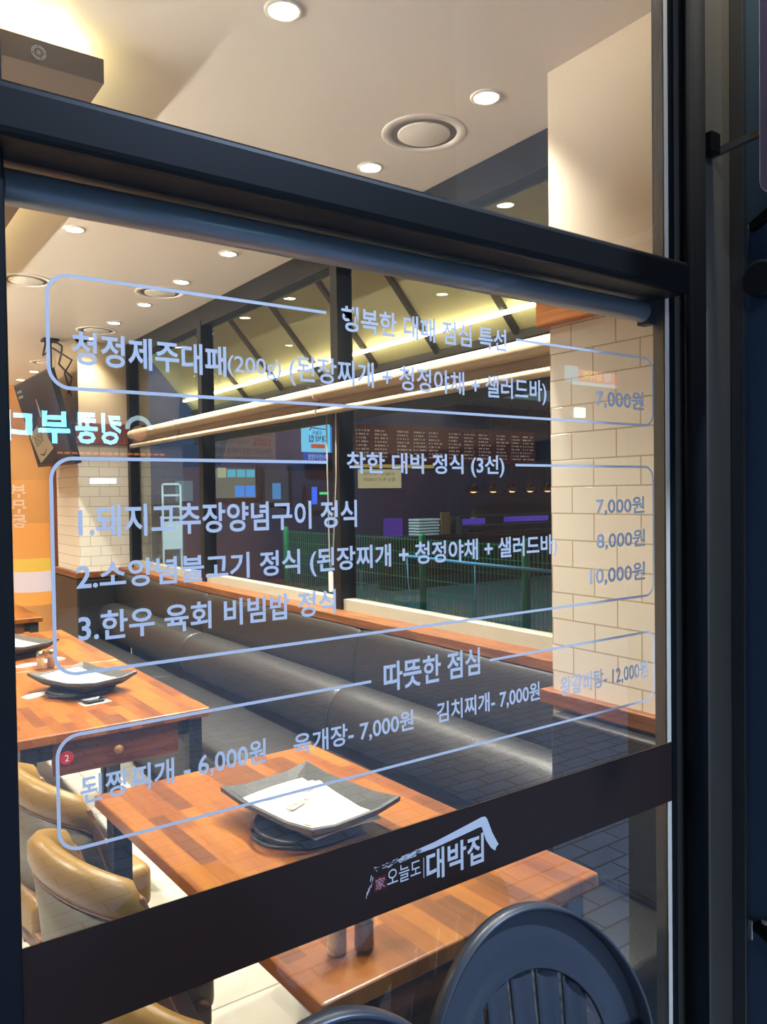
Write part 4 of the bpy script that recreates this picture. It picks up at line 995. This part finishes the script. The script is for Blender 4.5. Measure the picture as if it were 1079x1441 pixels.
for (x0, x1), (z0, z1), c, s_, lb in nb:
    t = thing('shop_window', lb, 'shop window', ((x0+x1)/2, NY+0.3, z0), 0, 'lit shop windows across the lane')
    obj('pane', MB().box(x0, x1, NY+0.315, NY+0.335, z0, z1), emis('shop_light', c, s_), t)
    obj('frame', MB().box(x0-0.06, x0, NY+0.29, NY+0.339, z0-0.05, z1+0.05).box(x1, x1+0.06, NY+0.29, NY+0.339, z0-0.05, z1+0.05).box(x0, x1, NY+0.29, NY+0.339, z0-0.05, z0), MT['black'], t)
    if x0 < 5.5:
        for k in range(5):
            if k == 1: continue
            obj('poster', MB().box(x0+0.03+0.17*k, x0+0.17+0.17*k, NY+0.295, NY+0.312, 1.92, 2.04), emis('cyan_poster', (90, 200, 235), 0.9), t)
        obj('poster', MB().box(x0+0.20, x0+0.34, NY+0.295, NY+0.312, 1.91, 2.07), emis('cream_poster', (210, 215, 180), 0.7), t)
        for k in range(2): obj('cooler', MB().box(x0+0.50+0.19*k, x0+0.66+0.19*k, NY+0.295, NY+0.312, 1.60, 1.78), emis('blue_cooler', (70, 150, 255), 1.0), t)
    elif x0 < 6.8:
        obj('screen', MB().box(x0+0.15, x0+0.30, NY+0.295, NY+0.312, 1.55, 1.82), emis('blue_screen', (80, 150, 220), 0.9), t)
    else:
        obj('screen', MB().box(x0+0.12, x0+0.22, NY+0.295, NY+0.312, 1.45, 1.75), emis('blue_screen_b', (60, 110, 255), 1.2), t)
        obj('open_sign', MB().box(x0+0.28, x0+0.46, NY+0.295, NY+0.312, 1.62, 1.66), emis('green_led', (90, 230, 150), 1.2), t)
tag(obj('video_screen', MB().box(4.53, 4.80, NY+0.28, NY+0.339, 1.54, 1.86), emis('screen_glow', (110, 150, 175), 0.6), bevel=0.01), 'bluish lit screen beside the white rack across the lane', 'screen')
rk = thing('white_rack', 'white metal rack stand across the lane left of the screen', 'rack', (4.36, NY, 0.85))
fr_ = MB()
for x in (4.19, 4.47): fr_.box(x, x+0.03, NY, NY+0.03, 0, 1.82)
fr_.box(4.19, 4.50, NY, NY+0.03, 1.79, 1.82)
obj('frame', fr_, MT['white'], rk)
for z in (1.62, 1.45, 1.28): obj('shelf', MB().box(4.22, 4.47, NY, NY+0.2, z, z+0.03), MT['white'], rk)
obj('front_panel', MB().box(4.2, 4.50, NY-0.01, NY+0.0, 0.82, 1.24), MT['white'], rk)

# ================================================================== ACROSS THE STREET (seen only as reflections in the glass)
SY = -10.9
ks = thing('lit_sign', 'cyan lit shop sign across the street mirrored in the glass', 'sign', (3, SY, 2.4))
cy = emis('cyan_letters', (120, 220, 255), 30)
for ch, x0, x1 in (('대', 2.00, 2.47), ('부', 2.56, 2.98), ('콩', 3.05, 3.36), ('킹', 3.42, 3.72)):
    pass
mb = MB(); fs2 = lambda a, b: (a, SY+0.06, b)
for ch, x0, x1 in (('킹', 3.72, 3.42), ('콩', 3.37, 3.05), ('부', 2.98, 2.55), ('대', 2.47, 1.98)):
    fit_text(mb, ch, x0, x1, 2.40, 2.86, fs2, 0.03, 2)
obj('letters', mb, cy, ks, fixn=False)
bg_ = MB(); n = 30
bg_.add([fs2(3.98 + r*math.cos(PI*k/n), 2.64 + r*math.sin(PI*k/n)) for r in (0.21, 0.14) for k in range(n+1)], [(k, k+1, n+2+k, n+1+k) for k in range(n)])
obj('badge_arc', bg_, emis('badge_white', (190, 225, 240), 9), ks, fixn=False)
bg_ = MB(); bg_.add([fs2(3.98 + 0.115*math.cos(2*PI*k/n), 2.58 + 0.115*math.sin(2*PI*k/n)) for k in range(n)], [tuple(range(n))])
obj('badge_disc', bg_, emis('badge_orange', (225, 150, 110), 5), ks, fixn=False)
led = tag(obj('led_strip', MB(), MT['lamp'], local=True), 'orange row of lights across the street under the cyan sign', 'light strip')
m = MB()
for k in range(16): m.box(2.8 + 0.1*k, 2.87 + 0.1*k, SY+0.05, SY+0.07, 2.25, 2.28)
led.data.from_pydata(m.v, [], m.f); led.data.materials.clear(); led.data.materials.append(emis('orange_led', (255, 130, 50), 7))
ab = thing('air_banner', 'fat yellow and orange lit air banner across the street', 'banner', (2.24, -9.9, 0.2))
def seg_(z0, z1, c, s_, r=0.26):
    return obj('sleeve', MB().lathe([(r, z0), (r, z1)], (2.24, -9.9, 0), 28), emis('sleeve_light', c, s_), ab, smooth=True)
seg_(0.25, 0.42, (226, 140, 20), 7); seg_(0.42, 0.68, (150, 205, 240), 10); seg_(0.68, 0.85, (210, 205, 30), 7); seg_(0.85, 1.30, (226, 130, 20), 6); seg_(1.30, 1.85, (170, 100, 36), 4)
mb = MB()
for i, ch in enumerate('부무동'):
    fit_text(mb, ch, 2.13, 1.98, 1.62 - 0.19*i, 1.79 - 0.19*i, lambda a, b: (a, -9.9 + math.sqrt(max(0.0, 0.275**2 - (a-2.24)**2)), b), 0.03, 2)
obj('lettering', mb, emis('banner_white', (235, 235, 235), 5), ab, fixn=False)
obj('base', MB().lathe([(0.3, 0), (0.3, 0.22), (0.26, 0.25)], (2.24, -9.9, 0), 24), MT['black'], ab)
rs_ = thing('red_sign', 'small red and cyan lit sign across the street', 'sign', (14.4, SY, 4.1))
obj('red_face', MB().box(13.95, 15.3, SY, SY+0.05, 4.10, 4.36), emis('red_face', (255, 120, 110), 2.2), rs_)
obj('cyan_face', MB().box(13.55, 13.95, SY, SY+0.05, 4.08, 4.42), emis('cyan_face', (90, 215, 255), 2.6), rs_)
obj('cyan_edge', MB().box(13.75, 15.3, SY, SY+0.05, 4.02, 4.09), emis('cyan_edge', (160, 230, 255), 3), rs_)
mb = MB(); fit_text(mb, '왕', 15.12, 14.80, 4.14, 4.33, fs2, 0.02, 2); obj('lettering', mb, emis('white_letters', (190, 225, 255), 4), rs_, fixn=False)
mb = MB(); fit_text(mb, '남다리', 14.75, 14.12, 4.15, 4.35, fs2, 0.02, 2); obj('lettering', mb, emis('yellow_letters', (255, 240, 70), 4), rs_, fixn=False)
tag(obj('flood_lamp', MB().box(13.85, 14.15, SY, SY+0.08, 3.28, 3.5), emis('flood_white', (255, 250, 240), 9)), 'white floodlight across the street mirrored over the tiles', 'lamp')
tag(obj('window_light', MB().box(3.25, 3.62, SY, SY+0.08, 1.82, 1.90), emis('flood_cyan', (200, 245, 255), 14)), 'pale cyan light across the street mirrored on the far pillar', 'lamp')
lm = thing('street_lamp', 'street lamp behind the photographer', 'lamp', (-1.6, -6.4, 0))
obj('pole', MB().cyl((-1.6, -6.4, 0), (-1.6, -6.4, 5.3), 0.05, 12), MT['frame'], lm)
obj('head', MB().box(-1.75, -1.45, -6.45, -6.05, 5.28, 5.36), MT['frame'], lm)
